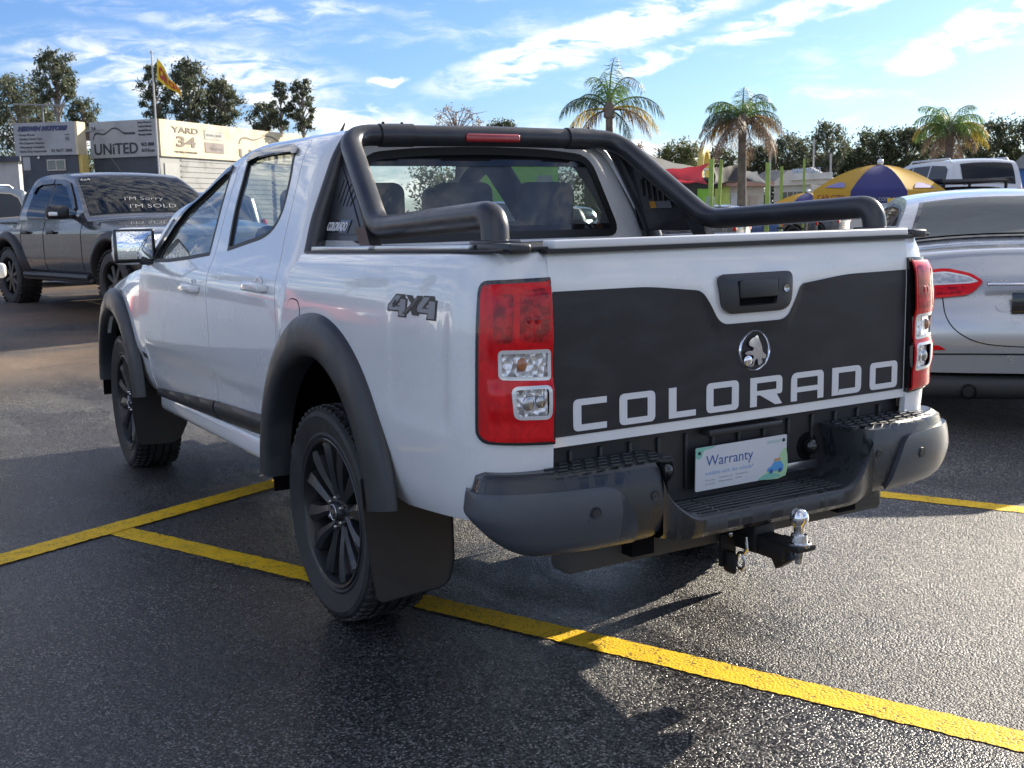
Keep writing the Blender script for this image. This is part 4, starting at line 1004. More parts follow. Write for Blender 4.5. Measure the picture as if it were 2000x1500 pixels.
# ------------------------------------------------------------------ rear bumper
bp = spline([(-1.035, .905), (-1.075, .928), (-1.118, .937), (-1.165, .926), (-1.208, .890), (-1.245, .825), (-1.272, .74), (-1.290, .635), (-1.300, .52), (-1.304, .425)], 8)
bl_ = [0]
for i in range(1, len(bp)): bl_.append(bl_[-1]+math.dist(bp[i], bp[i-1]))
BL = bl_[-1]
def bplan(s):
    s = min(max(s, 0), BL-1e-6); i = max(j for j in range(len(bl_)) if bl_[j] <= s); t = (s-bl_[i])/(bl_[i+1]-bl_[i])
    p = Vector(bp[i]).lerp(Vector(bp[i+1]), t)
    def tn(k): k = min(max(k, 1), len(bp)-2); return (Vector(bp[k+1])-Vector(bp[k-1])).normalized()
    d = tn(i).lerp(tn(i+1), t).normalized(); return p, Vector((d.y, -d.x))*-1 if False else Vector((-abs(d.y) if p.x < -1.10 else d.y*0+max(-abs(d.y), (p.x+1.035)/.065*abs(d.y)) if False else (-abs(d.y) if p.x < -1.12 else abs(d.y)), abs(d.x))).normalized()
def bsurf(s, v, o=0.0):
    p, n = bplan(s)
    z = v
    off_ = interp([.50, .525, .56, .62, .68, .70, .712, .730, .742], [-.09, -.035, -.012, 0, -.006, -.012, -.016, -.022, -.050], z)
    lift = .080*(1-sstep(.0, .30, s))*(1-sstep(.52, .66, z))
    q_ = p+n*(off_+o); return Vector((q_.x, q_.y, z+lift))
for mir in (False, True):
    sg = -1 if mir else 1
    up = [(0.0, .690), (.0, .705), (.03, .730), (.10, .741), (BL-.02, .741), (BL, .735), (BL, .60), (BL-.02, .54), (BL-.05, .515), (BL-.14, .515), (BL-.14, .690)]
    bc = panel('bumper_upper', [(0, .66), (0, .715), (.05, .741), (BL, .741), (BL, .54), (BL-.03, .512), (BL-.15, .512), (BL-.18, .66)], lambda u, v: bsurf(u, v, -.004), bumpm, T, step=.02, edge=.02, mirror=mir)
    low = rnd([(0, .692), (.20, .700), (BL-.16, .700), (BL-.095, .60), (BL-.085, .522), (.3, .512), (.0, .512)], [.02, .1, .045, .05, .01, .1, .02], 5)
    bw = panel('bumper_corner', low, lambda u, v: bsurf(u, v, .011), insm, T, step=.02, edge=.018, mirror=mir)
    # sensors
    c = bsurf(BL-.23, .632, .011); q = MB(); q.lathe([(0, .004), (.0125, .0035), (.0135, .001), (.017, .0025), (.019, -.002)], 24, 'x')
    for v in q.b.verts: v.co.x *= -1
    o_ = q.build('parking_sensor', flarem, T, loc=(c.x, c.y*sg, c.z)); o_.rotation_euler = (0, 0, R(8)*-sg)
    c = bsurf(BL-.028, .652, -.002); q = MB(); q.lathe([(0, .003), (.006, .003), (.008, .001), (.013, .002), (.014, -.002)], 20, 'x')
    for v in q.b.verts: v.co.x *= -1
    q.build('bumper_plug', flarem, T, loc=(c.x, c.y*sg, c.z))
    # tread pad on top
    ol = [(bsurf(s, .741, 0).x+.006, bsurf(s, .741, 0).y-.004) for s in np.linspace(.06, BL-.002, 26)]
    ol = ol+[(-1.300+.03, .365), (-1.135, .352), (-1.10, .40), (-1.095, .72), (-1.06, .84), (-1.05, .88)]
    pad = panel('bumper_step_pad', ol, lambda x, y: Vector((x, y, .7405+.002*sstep(.9, .7, y))), bumpm, T, step=.05, edge=.01, mirror=mir)
    q = MB()
    for r_ in range(4):
        for k in range(9):
            yy = .38+k*.044+(.022 if r_ % 2 else 0); xx = -1.255+r_*.034
            if yy > .75: continue
            q.box((xx, sg*yy, .7445), (.010, .030, .005), bev=.0015, seg=1)
    q.build('tread_bars', flarem, pad)['kind'] = 'stuff'
    # wall that steps down to the lower tread
    def wl(u, v):  # u 0..1 from rear to front, v 0..1 down
        a = Vector((-1.304, .425, .735)).lerp(Vector((-1.135, .352, .738)), u); b = Vector((-1.292, .395, .615)).lerp(Vector((-1.14, .40, .60)), u)
        return a.lerp(b, v)
    panel('step_side_wall', [(0, 0), (1, 0), (1, 1), (0, 1)], wl, bumpm, T, step=.2, edge=0, mirror=not mir if False else mir)
# middle: lower step
def cs(y):  # rear edge x and height of the lower step along y
    a = abs(y)
    x = interp([0, .30, .36, .40, .425], [-1.318, -1.318, -1.313, -1.302, -1.300], a)
    z = interp([0, .27, .31, .35, .40, .425], [.566, .566, .570, .592, .640, .70], a)
    return x, z
ys_ = [-.425+.85*i/50 for i in range(51)]
V = []; F = []
sec = [(.0, .0), (.004, -.010), (.004, -.05), (.03, -.066), (.10, -.068)]
for y in ys_:
    x, z = cs(y); sl = abs(y) > .33
    row = [(-1.13, y, z+.006), (x+.02, y, z+.004), (x+.006, y, z), (x, y, z-.008), (x+.002, y, z-.045 if abs(y) < .33 else interp([.33, .425], [z-.045, .535], abs(y))),
           (x+.02, y, interp([0, .33, .425], [.503, .505, .52], abs(y))), (x+.10, y, interp([0, .33, .425], [.500, .50, .515], abs(y))), (-1.05, y, .50)]
    V += row
K = len(row)
for i in range(50):
    for k in range(K-1): F.append((i*K+k, (i+1)*K+k, (i+1)*K+k+1, i*K+k+1))
st = pyd('bumper_lower_step', V, F, bumpm, T); st.data.shade_smooth(); st.data.set_sharp_from_angle(angle=R(40))
for k in range(6):
    q = MB(); xx = -1.165-.024*k
    for (a, b) in ((-.30, -.23), (-.222, .205), (.213, .29)): q.box((xx, (a+b)/2, cs(0)[1]+.0065), (.0045, b-a, .005), bev=.0015, seg=1)
    q.build('step_rib', flarem, T)
# dark valance behind, plate, key
q = MB(); q.box((-1.128, 0, .665), (.012, 1.44, .27)); 
for k in range(-6, 7): q.box((-1.138, k*.105, .69), (.012, .012, .17), bev=.004)
q.build('bumper_valance', mat('valance_plastic', (.022, .022, .025), .45), T)
q = MB(); q.box((-1.155, .0, .772), (.045, .30, .020), bev=.006); q.build('plate_lamp_hood', flarem, T)
for mir in (-1, 1):
    q = MB(); q.lathe([(0, 0), (.045, 0), (.055, .01), (.058, .03)], 24, 'x', (-1.165, mir*-.0, 0)); 
    q.build('towing_recess', dark, T, loc=(.03, mir*.30, .672))
    q = MB(); q.sphere((0, 0, 0), .028, 14); q.build('plate_lamp', gloss_black, T, loc=(-1.150, mir*.30, .675))
PXx = -1.168
def pf(y, z, w): return Vector((PXx-w+(z-.665)*-.02, .013-y, z))
plate = ext2('number_plate', [rnd([(-.186, .598), (.186, .598), (.186, .732), (-.186, .732)], .006)], .003, pf, mat('plate_white', (.62, .64, .67), .35), T)
navy = mat('plate_navy', (.05, .10, .32), .5); pale = mat('plate_pale_blue', (.28, .42, .66), .5); green = mat('plate_green', (.22, .52, .42), .5); lime = mat('plate_lime', (.42, .64, .38), .5); tiny = mat('plate_grey', (.35, .37, .40), .5)
pw = lambda u0, v0: (lambda u, v, w: pf(-.186+u0+u, .598+v0+v, .0032+w*.3))
text('plate_text', 'Warranty', .046, pw(.040, .074), navy, plate, .0006, width=.190)
text('plate_text', "available with this vehicle*", .018, pw(.038, .046), pale, plate, .0006, width=.195)
for (a, b, wd, s_) in ((.038, .028, .04, 'Prestige'), (.038, .016, .038, 'Essential'), (.092, .031, .055, 'Competitive rates'), (.092, .019, .055, 'Roadside assistance'), (.160, .032, .05, 'Fixed claim limit'), (.160, .021, .026, 'No excess')):
    text('plate_text', s_, .008, pw(a, b), tiny, plate, .0004, width=wd)
text('plate_text', 'INTEGRITY', .013, pw(.290, .112), green, plate, .0005, width=.066)
ext2('plate_print', [spline([(-.184, .730), (-.184, .700), (-.165, .700), (-.160, .712), (-.150, .724), (-.125, .726), (-.110, .7315), (-.150, .7315)], 3, True)], .0006, lambda y, z, w: pf(y, z, .003+w), green, plate)
ext2('plate_print', [spline([(.075, .600), (.085, .612), (.105, .620), (.125, .632), (.140, .655), (.152, .648), (.158, .672), (.184, .688), (.184, .600)], 3, True)], .0006, lambda y, z, w: pf(y, z, .003+w), lime, plate)
ext2('plate_print', [spline([(.070, .599), (.085, .610), (.110, .616), (.140, .612), (.160, .599)], 3, True)], .0006, lambda y, z, w: pf(y, z, .0037+w), green, plate)
ext2('plate_print', [[(.105, .621), (.108, .632), (.122, .637), (.134, .650), (.160, .650), (.172, .636), (.172, .620)]], .0006, lambda y, z, w: pf(y, z, .0044+w), mat('plate_blue', (.10, .34, .68), .5), plate)
ext2('plate_print', [[(.134, .652), (.136, .660), (.158, .660), (.160, .652)]], .0006, lambda y, z, w: pf(y, z, .0044+w), mat('plate_tan', (.60, .30, .14), .5), plate)
for yy in (.120, .158):
    q = MB(); q.lathe([(0, .0), (.007, .0)], 14, 'x'); 
    for v in q.b.verts: v.co.x *= -1
    p_ = pf(yy, .621, .0062); q.build('plate_print', navy, plate, loc=p_)
for yy, zz_ in ((-.172, .716), (.172, .716)):
    q = MB(); q.sphere((0, 0, 0), .006, 10, (.5, 1, 1)); q.build('plate_screw', gloss_black, plate, loc=pf(yy, zz_, .004))
# silver tread plate patch and tow bar
q = MB(); q.box((-1.150, -.235, .615), (.004, .20, .030), bev=.001); q.build('silver_strip', steel, T)
iron = mat('tow_iron', (.018, .018, .021), .5, .3)
q = MB(); q.box((-1.10, 0, .455), (.10, 1.30, .085), bev=.02, seg=2); q.build('tow_cross_member', mat('dusty_steel', (.06, .055, .05), .7), T)
q = MB(); q.box((-1.18, 0, .445), (.16, .085, .085), bev=.006); q.box((-1.17, .07, .40), (.012, .06, .10)); q.box((-1.20, .085, .37), (.05, .014, .07), bev=.01); q.build('tow_hitch', iron, T)
q = MB(); q.box((-1.285, 0, .430), (.16, .062, .062), bev=.005); q.box((-1.37, 0, .452), (.13, .075, .020), bev=.006); q.box((-1.335, 0, .405), (.07, .03, .05), rot=Matrix.Rotation(.6, 3, 'Y'), bev=.004)
q.box((-1.30, -.04, .395), (.05, .05, .02), bev=.004); q.build('tow_tongue', iron, T)
q = MB(); q.lathe([(0, .105), (.012, .104), (.0215, .096), (.0275, .082), (.0275, .068), (.0205, .055), (.0155, .048), (.0155, .030), (.024, .026), (.026, .010), (.026, .0)], 28, 'z', (-1.40, 0, .463)); q.build('tow_ball', chrome, T, angle=50)
q = MB(); q.lathe([(.034, .0), (.036, .003), (.036, .012), (.033, .014), (.0, .014)], 28, 'z', (-1.40, 0, .452)); q.lathe([(0, -.012), (.014, -.012), (.017, .0), (.017, .01)], 8, 'z', (-1.40, 0, .428)); q.lathe([(.0, -.02), (.010, -.02), (.010, .02)], 12, 'z', (-1.40, 0, .420)); q.build('ball_nut', steel, T, angle=30)
q = MB(); q.tube([(-1.22, .06, .455), (-1.245, .062, .452), (-1.25, .062, .42), (-1.235, .062, .40)], .006, 8); q.tube([(-1.225+.012*math.cos(a)*1.3, .065, .375+.027*math.sin(a)) for a in np.linspace(0, 2*math.pi, 17)[:-1]], .005, 8, closed=True)
q.sphere((-1.19, .075, .455), .011, 10); q.build('safety_clip', steel, T)
# ================================================================== other vehicles
def at(px, py, d):
    """a world point by its bearing from where the photographer stood and its distance along the view"""
    return m.translation+(_F+_R2*((px-1000)/2229.5)-_U2*((py-750)/2229.5))*d
def paint(name, col, dust=.0, metal=0.0, rough=.28):
    def f(gg, b):
        p = pos(gg); d = gg.rng(gg.noise(p, 4, 6, .65), .4, .8)
        gg.l.new(gg.mix(gg.m('MULTIPLY', d, .12+dust), col, tuple(min(1, c*.8+.03) for c in col)), b.inputs['Base Color'])
        gg.l.new(gg.rng(d, 0, 1, rough-.06, rough+.12), b.inputs['Roughness'])
        if metal:
            v = gg.vor(p, 900, 1); bump(gg, b, gg.noise(p, 500, 2), .03, .0006)
    return mat(name, col, rough, metal, coat=1.0, build=f)
privacy = mat('privacy_glass', (.012, .014, .016), .12, spec=.35)
dglass = glass('dark_car_glass', (.10, .11, .12), .0, k=.8)
mglass = glass('mid_car_glass', (.30, .33, .34), .02, k=.7)
black_trim = mat('black_trim', (.018, .018, .02), .45)
def simple_wheel(parent, x, y, r, w, side, spokes=6, rim=None, tread=False):
    rim = rim or rimm; wh = MB(); s = side
    wh.lathe([(r*.62, s*w*.40), (r*.68, s*w*.50), (r*.86, s*w*.52), (r*.95, s*w*.46), (r, s*w*.34), (r, -s*w*.34), (r*.94, -s*w*.5), (r*.6, -s*w*.45)], 36, 'y', (x, y, r))
    if tread:
        for k in range(44):
            a = 2*math.pi*k/44
            for o_ in (.36, -.0, -.36):
                q = Matrix.Rotation(-a, 3, 'Y'); c = q @ Vector((0, 0, r*1.005)); n0 = len(wh.b.verts)
                rr = bmesh.ops.create_cube(wh.b, size=1.0)
                for v in rr['verts']:
                    v.co.x *= .032; v.co.y *= w*.26; v.co.z *= .022; v.co = q @ v.co; v.co += c+Vector((x, y+o_*w, r))
    wo_ = wh.build('wheel', tyrem, parent)
    t = MB(); t.lathe([(r*.63, s*w*.46), (r*.60, s*w*.42), (r*.58, s*w*.1), (0, s*w*.05)], 36, 'y', (x, y, r)); t.build('rim', mat('rim_shadow', (.02, .02, .022), .5, .5), wo_)
    sp = MB()
    for k in range(spokes):
        a = 2*math.pi*k/spokes+.3
        n0 = set(sp.b.verts)
        sp.box((0, 0, 0), (r*.48, w*.10, r*.15), bev=.01, seg=1)
        rot = Matrix.Rotation(-a, 3, 'Y')
        for v in sp.b.verts:
            if v not in n0: v.co = rot @ (v.co+Vector((r*.33, 0, 0)))+Vector((x, y+s*w*.34, r))
    sp.lathe([(0, s*w*.42), (r*.16, s*w*.40), (r*.17, s*w*.3)], 20, 'y', (x, y, r)); sp.build('spokes', rim, wo_)
    return wo_
def car(name, label, cat, loc, rz, prof, W, sill, arches, belt, windows, paintm, glassm=None, group=None, tumble=.20, zroof=None, scale=None, wheels=None, bulge=.05, wrim=None, step=.06, front_r=.5, rear_r=.35, tread=False, crown=.05, ramt=.22):
    """car seen from any side: prof = upper outline (x,z) from rear bottom over the roof to front bottom;
    W = half width; belt = height of the shoulder line; windows = side openings as (x,z) polygons"""
    c = thing(name, label, cat, loc, rz, group, scale)
    xs_ = [p[0] for p in prof]; xr, xf = min(xs_), max(xs_); zt_ = max(p[1] for p in prof)
    def half(x, z):
        y = W
        if z > belt: y -= tumble*((z-belt)/(zt_-belt))**1.15
        y -= bulge*max(0, (belt*.62-z)/(belt*.62-sill))**1.6*.9
        y -= .035*max(0, min(1, (z-belt+.12)/.12))*(1 if z < belt else 1)
        fr = max(0, (x-(xf-front_r))/front_r); y -= .32*fr**2.2
        rr = max(0, ((xr+rear_r)-x)/rear_r); y -= ramt*rr**2.2
        return y
    half.prof = prof
    # lower edge with wheel openings
    bottom = [(xf-.02, sill)]
    for (ax, ar_, az) in sorted(arches, key=lambda q: -q[0]):
        a0 = math.asin(min(1, max(-1, (sill-az)/ar_)))
        for i in range(15):
            a = a0+(math.pi-2*a0)*i/14; bottom.append((ax+ar_*math.cos(a), az+ar_*math.sin(a)))
    bottom.append((xr+.02, sill))
    outl = [p for p in prof if p[1] > sill+.001]+bottom
    fs = lambda o: (lambda x, z: Vector((x, half(x, z)+o, z)))
    for mir in (False, True):
        b = panel('body_side', outl, fs(0), paintm, c, holes=[], step=step, edge=0, mirror=mir)
        for wp in windows:
            f_ = panel('side_window', wp, fs(.004), glassm or dglass, c, step=.12, edge=0, mirror=mir)
            panel('window_trim', inset(wp, -.02), fs(.003), black_trim, f_, holes=[inset(wp, .004)], step=.1, edge=.004, mirror=mir)
    # upper skin across the width
    V = []; F = []; K = 12
    up = [p for p in prof]
    for (x, z) in up:
        h = half(x, z)
        for k in range(K+1):
            t = -1+2*k/K; bl = crown*(1-abs(t)**2.4)*(1 if z > belt else .6)
            dxr = .10*(1-t*t)*(1 if x > xf-.55 and z < belt else 0)-.06*(1-t*t)*(1 if x < xr+.3 and z < belt+.1 else 0)
            V.append((x+dxr, h*t, z+bl*min(1, max(0, (z-sill)/.5))))
    for i in range(len(up)-1):
        for k in range(K): F.append((i*(K+1)+k, i*(K+1)+k+1, (i+1)*(K+1)+k+1, (i+1)*(K+1)+k))
    me = bpy.data.meshes.new('body_top'); me.from_pydata(V, [], F); bm = bmesh.new(); bm.from_mesh(me); bmesh.ops.recalc_face_normals(bm, faces=bm.faces); bm.to_mesh(me); bm.free()
    me.shade_smooth(); me.set_sharp_from_angle(angle=R(32)); link('body_top', me, paintm, c)
    for (ax, ar_, az) in arches:
        wr = wheels[0]
        for s in (1, -1): simple_wheel(c, ax, s*(W-.13), wr, wheels[1], s, wheels[2] if len(wheels) > 2 else 6, wrim, tread)
    q = MB(); q.box(((xr+xf)/2, 0, sill+.12), (xf-xr-.5, W*1.6, .25)); q.build('underbody', dark, c)
    c['_half'] = 0
    return c, half
def strip_on_top(c, name, x0z0, x1z1, half, y0, y1, m_, off=.006, crown=.05, n=10, zref=None):
    """a pane lying on the upper skin between two stations (windscreen, rear window), following the body outline"""
    V = []; F = []; (x0, z0), (x1, z1) = x0z0, x1z1
    zb_ = min(z0, z1)-.25; pp = half.prof
    def on(x, z):
        best = None
        for a, b in zip(pp[:-1], pp[1:]):
            lo, hi = sorted((a[0], b[0]))
            if lo-1e-6 <= x <= hi+1e-6 and hi-lo > 1e-5:
                q = a[1]+(b[1]-a[1])*(x-a[0])/(b[0]-a[0])
                if best is None or abs(q-z) < abs(best-z): best = q
        return z if best is None else best
    P = []
    for i in range(n+1):
        s = i/n; x = x0+(x1-x0)*s; P.append((x, on(x, z0+(z1-z0)*s)))
    for i, (x, z) in enumerate(P):
        a, b = P[max(0, i-1)], P[min(n, i+1)]; nx = b[1]-a[1]; nz = -(b[0]-a[0]); l_ = math.hypot(nx, nz) or 1; nx, nz = nx/l_, nz/l_
        if nz < 0: nx, nz = -nx, -nz
        h = half(x, z)
        for k in range(13):
            t = (y0+(y1-y0)*k/12); V.append((x+nx*off, h*t, z+crown*(1-abs(t)**2.4)+nz*off))
    for i in range(n):
        for k in range(12): F.append((i*13+k, i*13+k+1, (i+1)*13+k+1, (i+1)*13+k))
    return pyd(name, V, F, m_, c, smooth=True)
def smooth_prof(keys, n=4): return [p for p in spline(keys, n)]

# ---- charcoal ute facing the camera on the left
def pickup(name, label, loc, rz, pm, group=None, tread=True):
    tr = smooth_prof([(-1.22, .62), (-1.235, .95), (-1.20, 1.13)], 3)
    bedz = [(-1.15, 1.16), (-.4, 1.155), (.30, 1.15)]
    cabp = smooth_prof([(.36, 1.16), (.40, 1.40), (.48, 1.66), (.62, 1.765), (1.0, 1.80), (1.5, 1.785), (1.72, 1.74), (2.05, 1.53), (2.45, 1.22)], 3)
    hood = smooth_prof([(2.55, 1.17), (3.0, 1.14), (3.5, 1.07), (3.86, .97), (3.97, .80), (3.98, .55)], 3)
    prof = tr+bedz+cabp+hood
    w1 = spline([(.60, 1.28), (.62, 1.45), (.68, 1.62), (.80, 1.685), (1.05, 1.70), (1.24, 1.695)], 3)+[(1.20, 1.22), (.68, 1.23)]
    w2 = [(1.30, 1.695)]+spline([(1.45, 1.69), (1.68, 1.645), (1.92, 1.48), (2.10, 1.33), (2.16, 1.22)], 3)+[(1.27, 1.21)]
    c, half = car(name, label, 'pickup truck', loc, rz, prof, .925, .50, [(0, .50, .42), (3.22, .50, .42)], 1.15, [w1, w2], pm, glassm=dglass, tumble=.23, wheels=(.41, .28, 8), group=group, tread=tread, rear_r=.12, crown=.035)
    strip_on_top(c, 'windscreen', (2.42, 1.235), (1.75, 1.735), half, -.93, .93, dglass, .012, .035)
    strip_on_top(c, 'tray_cover', (-1.12, 1.162), (.28, 1.152), half, -.9, .9, vinyl, .01, .0)
    for s in (1, -1):
        for cx in (0, 3.22):
            V = []; F = []
            for i in range(25):
                a = R(-4+188*i/24)
                for (rr, dy_) in ((.62, 0.0), (.60, .035), (.53, .055), (.50, .04), (.495, -.06)):
                    x = cx+rr*math.cos(a); z = .42+rr*math.sin(a)*1.02; V.append((x, s*(half(x, min(z, 1.0))+dy_), z))
            for i in range(24):
                for k in range(4): F.append((i*5+k, i*5+k+1, (i+1)*5+k+1, (i+1)*5+k))
            pyd('wheel_flare', V, F, black_trim, c, smooth=True)
        for hx in (.78, 1.62):
            q = MB(); q.box((hx-.08, s*(half(hx, 1.03)+.022), 1.035), (.22, .03, .045), bev=.012); q.build('door_handle', black_trim, c)
        q = MB(); q.box((2.10, s*1.055, 1.29), (.13, .26, .17), bev=.05, seg=3); q.box((2.10, s*.92, 1.235), (.07, .14, .05), bev=.015); mm_ = q.build('door_mirror', black_trim, c)
        q = MB(); q.box((2.165, s*1.13, 1.27), (.03, .10, .05), bev=.01); q.build('indicator', lens_white, mm_)
        q = MB(); q.box((1.6, s*.86, .43), (2.15, .16, .06), bev=.02); q.tube([(.6, s*.93, .47), (2.6, s*.93, .47)], .04, 10); q.build('side_step', black_trim, c)
        for (xx, z0, z1) in ((.50, .55, 1.16), (1.255, .52, 1.20), (2.40, .55, 1.17)):
            q = MB()
            for k in range(8):
                z = z0+(z1-z0)*k/8; z2 = z0+(z1-z0)*(k+1)/8
                q.quad((xx-.006, s*(half(xx, z)+.002), z), (xx+.006, s*(half(xx, z)+.002), z), (xx+.006, s*(half(xx, z2)+.002), z2), (xx-.006, s*(half(xx, z2)+.002), z2))
            q.build('door_seam', dark, c)
        ext2('weather_shield', [[(1.26, 1.735), (1.50, 1.725), (1.72, 1.675), (1.96, 1.50), (2.13, 1.34), (2.09, 1.31), (1.90, 1.46), (1.67, 1.62), (1.48, 1.665), (1.27, 1.672)], [(.60, 1.62), (.66, 1.705), (.80, 1.735), (1.24, 1.735), (1.23, 1.675), (.84, 1.672), (.72, 1.64), (.66, 1.55)]], .012, lambda u, v, w: Vector((u, s*(half(u, v)+.012+w), v)), gloss_black, c)
        q = MB(); q.box((3.80, s*.70, .93), (.30, .36, .16), bev=.06, seg=3); q.build('headlight', reflm, c)
        q = MB(); q.box((-1.20, s*.86, .92), (.10, .14, .42), bev=.03); q.build('tail_light', redlens, c)
    q = MB(); q.box((3.96, 0, .86), (.06, 1.0, .26), bev=.03); q.build('grille', black_trim, c)
    q = MB(); q.box((3.98, 0, .56), (.16, 1.70, .26), bev=.06, seg=3); q.build('front_bumper', black_trim, c)
    q = MB(); q.tube([(1.55, 0, 1.815), (1.53, 0, 1.84), (1.28, 0, 2.02)], .006, 6); q.build('antenna', black_trim, c)
    # bar over the tray
    q = MB(); q.tube(bend([(.20, .80, 1.16), (.30, .70, 1.62), (.32, .0, 1.66), (.30, -.70, 1.62), (.20, -.80, 1.16)], .12, 5), .035, 12); q.build('sports_bar', gloss_black, c)
    return c, half
ch = paint('charcoal_metallic', (.060, .067, .080), .3, .55, .26)
UX, UY = 12.72, -.71
ute, uh = pickup('pickup_truck', 'charcoal grey dual cab pickup with black roof-edge weather shields and chalk writing on its windscreen', (UX, UY, ground_h(12, 0)-.03), 3.339, ch)
# white chalk writing on its windscreen
chalk = mat('chalk_white', (.72, .72, .72), .8)
def wsf(px_, pz_):
    """u across (reader's left to right, metres), v up the glass"""
    def f(u, v, w):
        s = (pz_+v)/.84; x = 2.42+(1.75-2.42)*s; z = 1.235+.5*s+.012; h = half_u(x, z); t = (px_+u)/h
        return Vector((x+.012+.008, -(px_+u)*-1 if False else (px_+u)*1.0, z+.035*(1-abs(min(1, t))**2.4)+.02))
    return f
half_u = uh
def onscreen(u0, v0):
    return lambda u, v, w: wsf(u0, v0)(u, v, w)
text('windscreen_writing', "I'M Sorry", .11, onscreen(-.30, .22), chalk, ute, .001, width=.50, shear=.25, bold=-.002)
text('windscreen_writing', "I'M SOLD", .12, onscreen(-.30, .05), chalk, ute, .001, width=.60, shear=.25, bold=-.002)
text('windscreen_writing', "4x4", .07, onscreen(-.66, .70), chalk, ute, .001, width=.12)
text('side_decal', 'RX', .14, lambda u, v, w: Vector((-.62-u*1.0, -0.0+uh(-.7, 1.0)+.004, .96+v)), mat('decal_grey', (.16, .17, .19), .4), ute, .001)
for o in ute.children:
    if o.name.startswith('side_decal'): pass

# ---- blue-grey wagon with roof rails behind it, and a white car at the very edge
def wagon(name, label, cat, loc, rz, pm, rails=True, group=None, L_=4.7, Wd=.93, H_=1.70, gm=None, rack=False, wrim=None):
    k = H_/1.70; l = L_/4.7
    S = lambda pts: [(x*l, z*k) for x, z in pts]
    prof = smooth_prof(S([(-1.0, .45), (-1.03, .75), (-1.0, 1.05), (-.88, 1.40), (-.74, 1.62), (-.5, 1.685), (.2, 1.70), (1.2, 1.68), (1.6, 1.62), (1.95, 1.40), (2.30, 1.12), (2.8, 1.05), (3.35, .96), (3.62, .80), (3.66, .45)]), 3)
    w1 = S([(-.62, 1.16), (-.55, 1.50), (-.42, 1.57), (.20, 1.60), (.22, 1.12)]); w2 = S([(.30, 1.60), (1.05, 1.59), (1.05, 1.10), (.30, 1.115)]); w3 = S([(1.13, 1.59), (1.50, 1.54), (1.98, 1.18), (2.0, 1.09), (1.13, 1.10)])
    c, half = car(name, label, cat, loc, rz, prof, Wd, .30*k, [(0, .40, .36), (2.75*l, .40, .36)], 1.05*k, [w1, w2, w3], pm, glassm=gm or dglass, tumble=.20, wheels=(.35, .23, 7), group=group, wrim=wrim)
    P = lambda x, z: (x*l, z*k)
    strip_on_top(c, 'rear_window', P(-.965, 1.10), P(-.765, 1.57), half, -.82, .82, gm or dglass, .012)
    strip_on_top(c, 'windscreen', P(2.26, 1.15), P(1.66, 1.58), half, -.92, .92, gm or dglass, .012)
    for s in (1, -1):
        if rails:
            q = MB(); zr = 1.735*k; q.tube([P(-.55, 1.67)[:1]+(s*(Wd-.26), 1.66*k), (-.45*l, s*(Wd-.27), zr), (1.3*l, s*(Wd-.27), zr), (1.45*l, s*(Wd-.27), 1.65*k)], .018, 8); q.build('roof_rail', alu, c)
        q = MB(); q.box((-.985*l, s*(Wd-.22), .98*k), (.10, .22, .30), bev=.04, seg=3); q.build('tail_light', redlens, c)
        q = MB(); q.box((3.45*l, s*(Wd-.30), .84*k), (.30, .34, .16), bev=.06, seg=3); q.build('headlight', reflm, c)
        q = MB(); q.box((1.90*l, s*(Wd+.09), 1.13*k), (.12, .2, .14), bev=.04, seg=3); q.build('door_mirror', pm, c)
        for hx in (.95*l, 1.95*l-.9*l+.0):
            q = MB(); q.box((hx-.1, s*(half(hx, .98*k)+.012), .98*k), (.18, .02, .03), bev=.008); q.build('door_handle', pm, c)
    if rack:
        q = MB(); q.box((.35*l, 0, H_+.13), (1.9*l, Wd*1.35, .05), bev=.01)
        q.build('roof_rack', black_trim, c)
        for kk in range(8):
            q = MB(); q.box((-.5*l+kk*.25*l, 0, H_+.165), (.05, Wd*1.3, .025), bev=.005); q.build('rack_slat', black_trim, c)
        for xx in (-.5*l, 1.2*l):
            for s in (1, -1):
                q = MB(); q.box((xx, s*Wd*.6, H_+.06), (.06, .04, .14), bev=.005); q.build('rack_foot', black_trim, c)
        for s in (1, -1):
            q = MB(); q.box((.35*l, s*Wd*.675, H_+.165), (1.95*l, .03, .07), bev=.008); q.build('rack_side', black_trim, c)
    return c, half
ute.scale = (1, 1, .92)
p_ = at(-70, 470, 20)
wg, wh_ = wagon('wagon', 'blue grey wagon with silver roof rails, standing behind the charcoal pickup', 'car', (p_.x+1.2, p_.y-.2, .42), math.pi*.5+.50, paint('blue_grey_paint', (.07, .09, .12), .2, .4), H_=1.66, gm=privacy)
p_ = at(16, 640, 8.4)
wc, _ = wagon('hatchback', 'white car whose rounded corner just shows at the left edge', 'car', (p_.x+1.03, p_.y+.93, ground_h(p_.x, p_.y)+.0), -.15, paint('bright_white', (.74, .75, .72)), rails=False, H_=1.45, L_=4.0, Wd=.86)

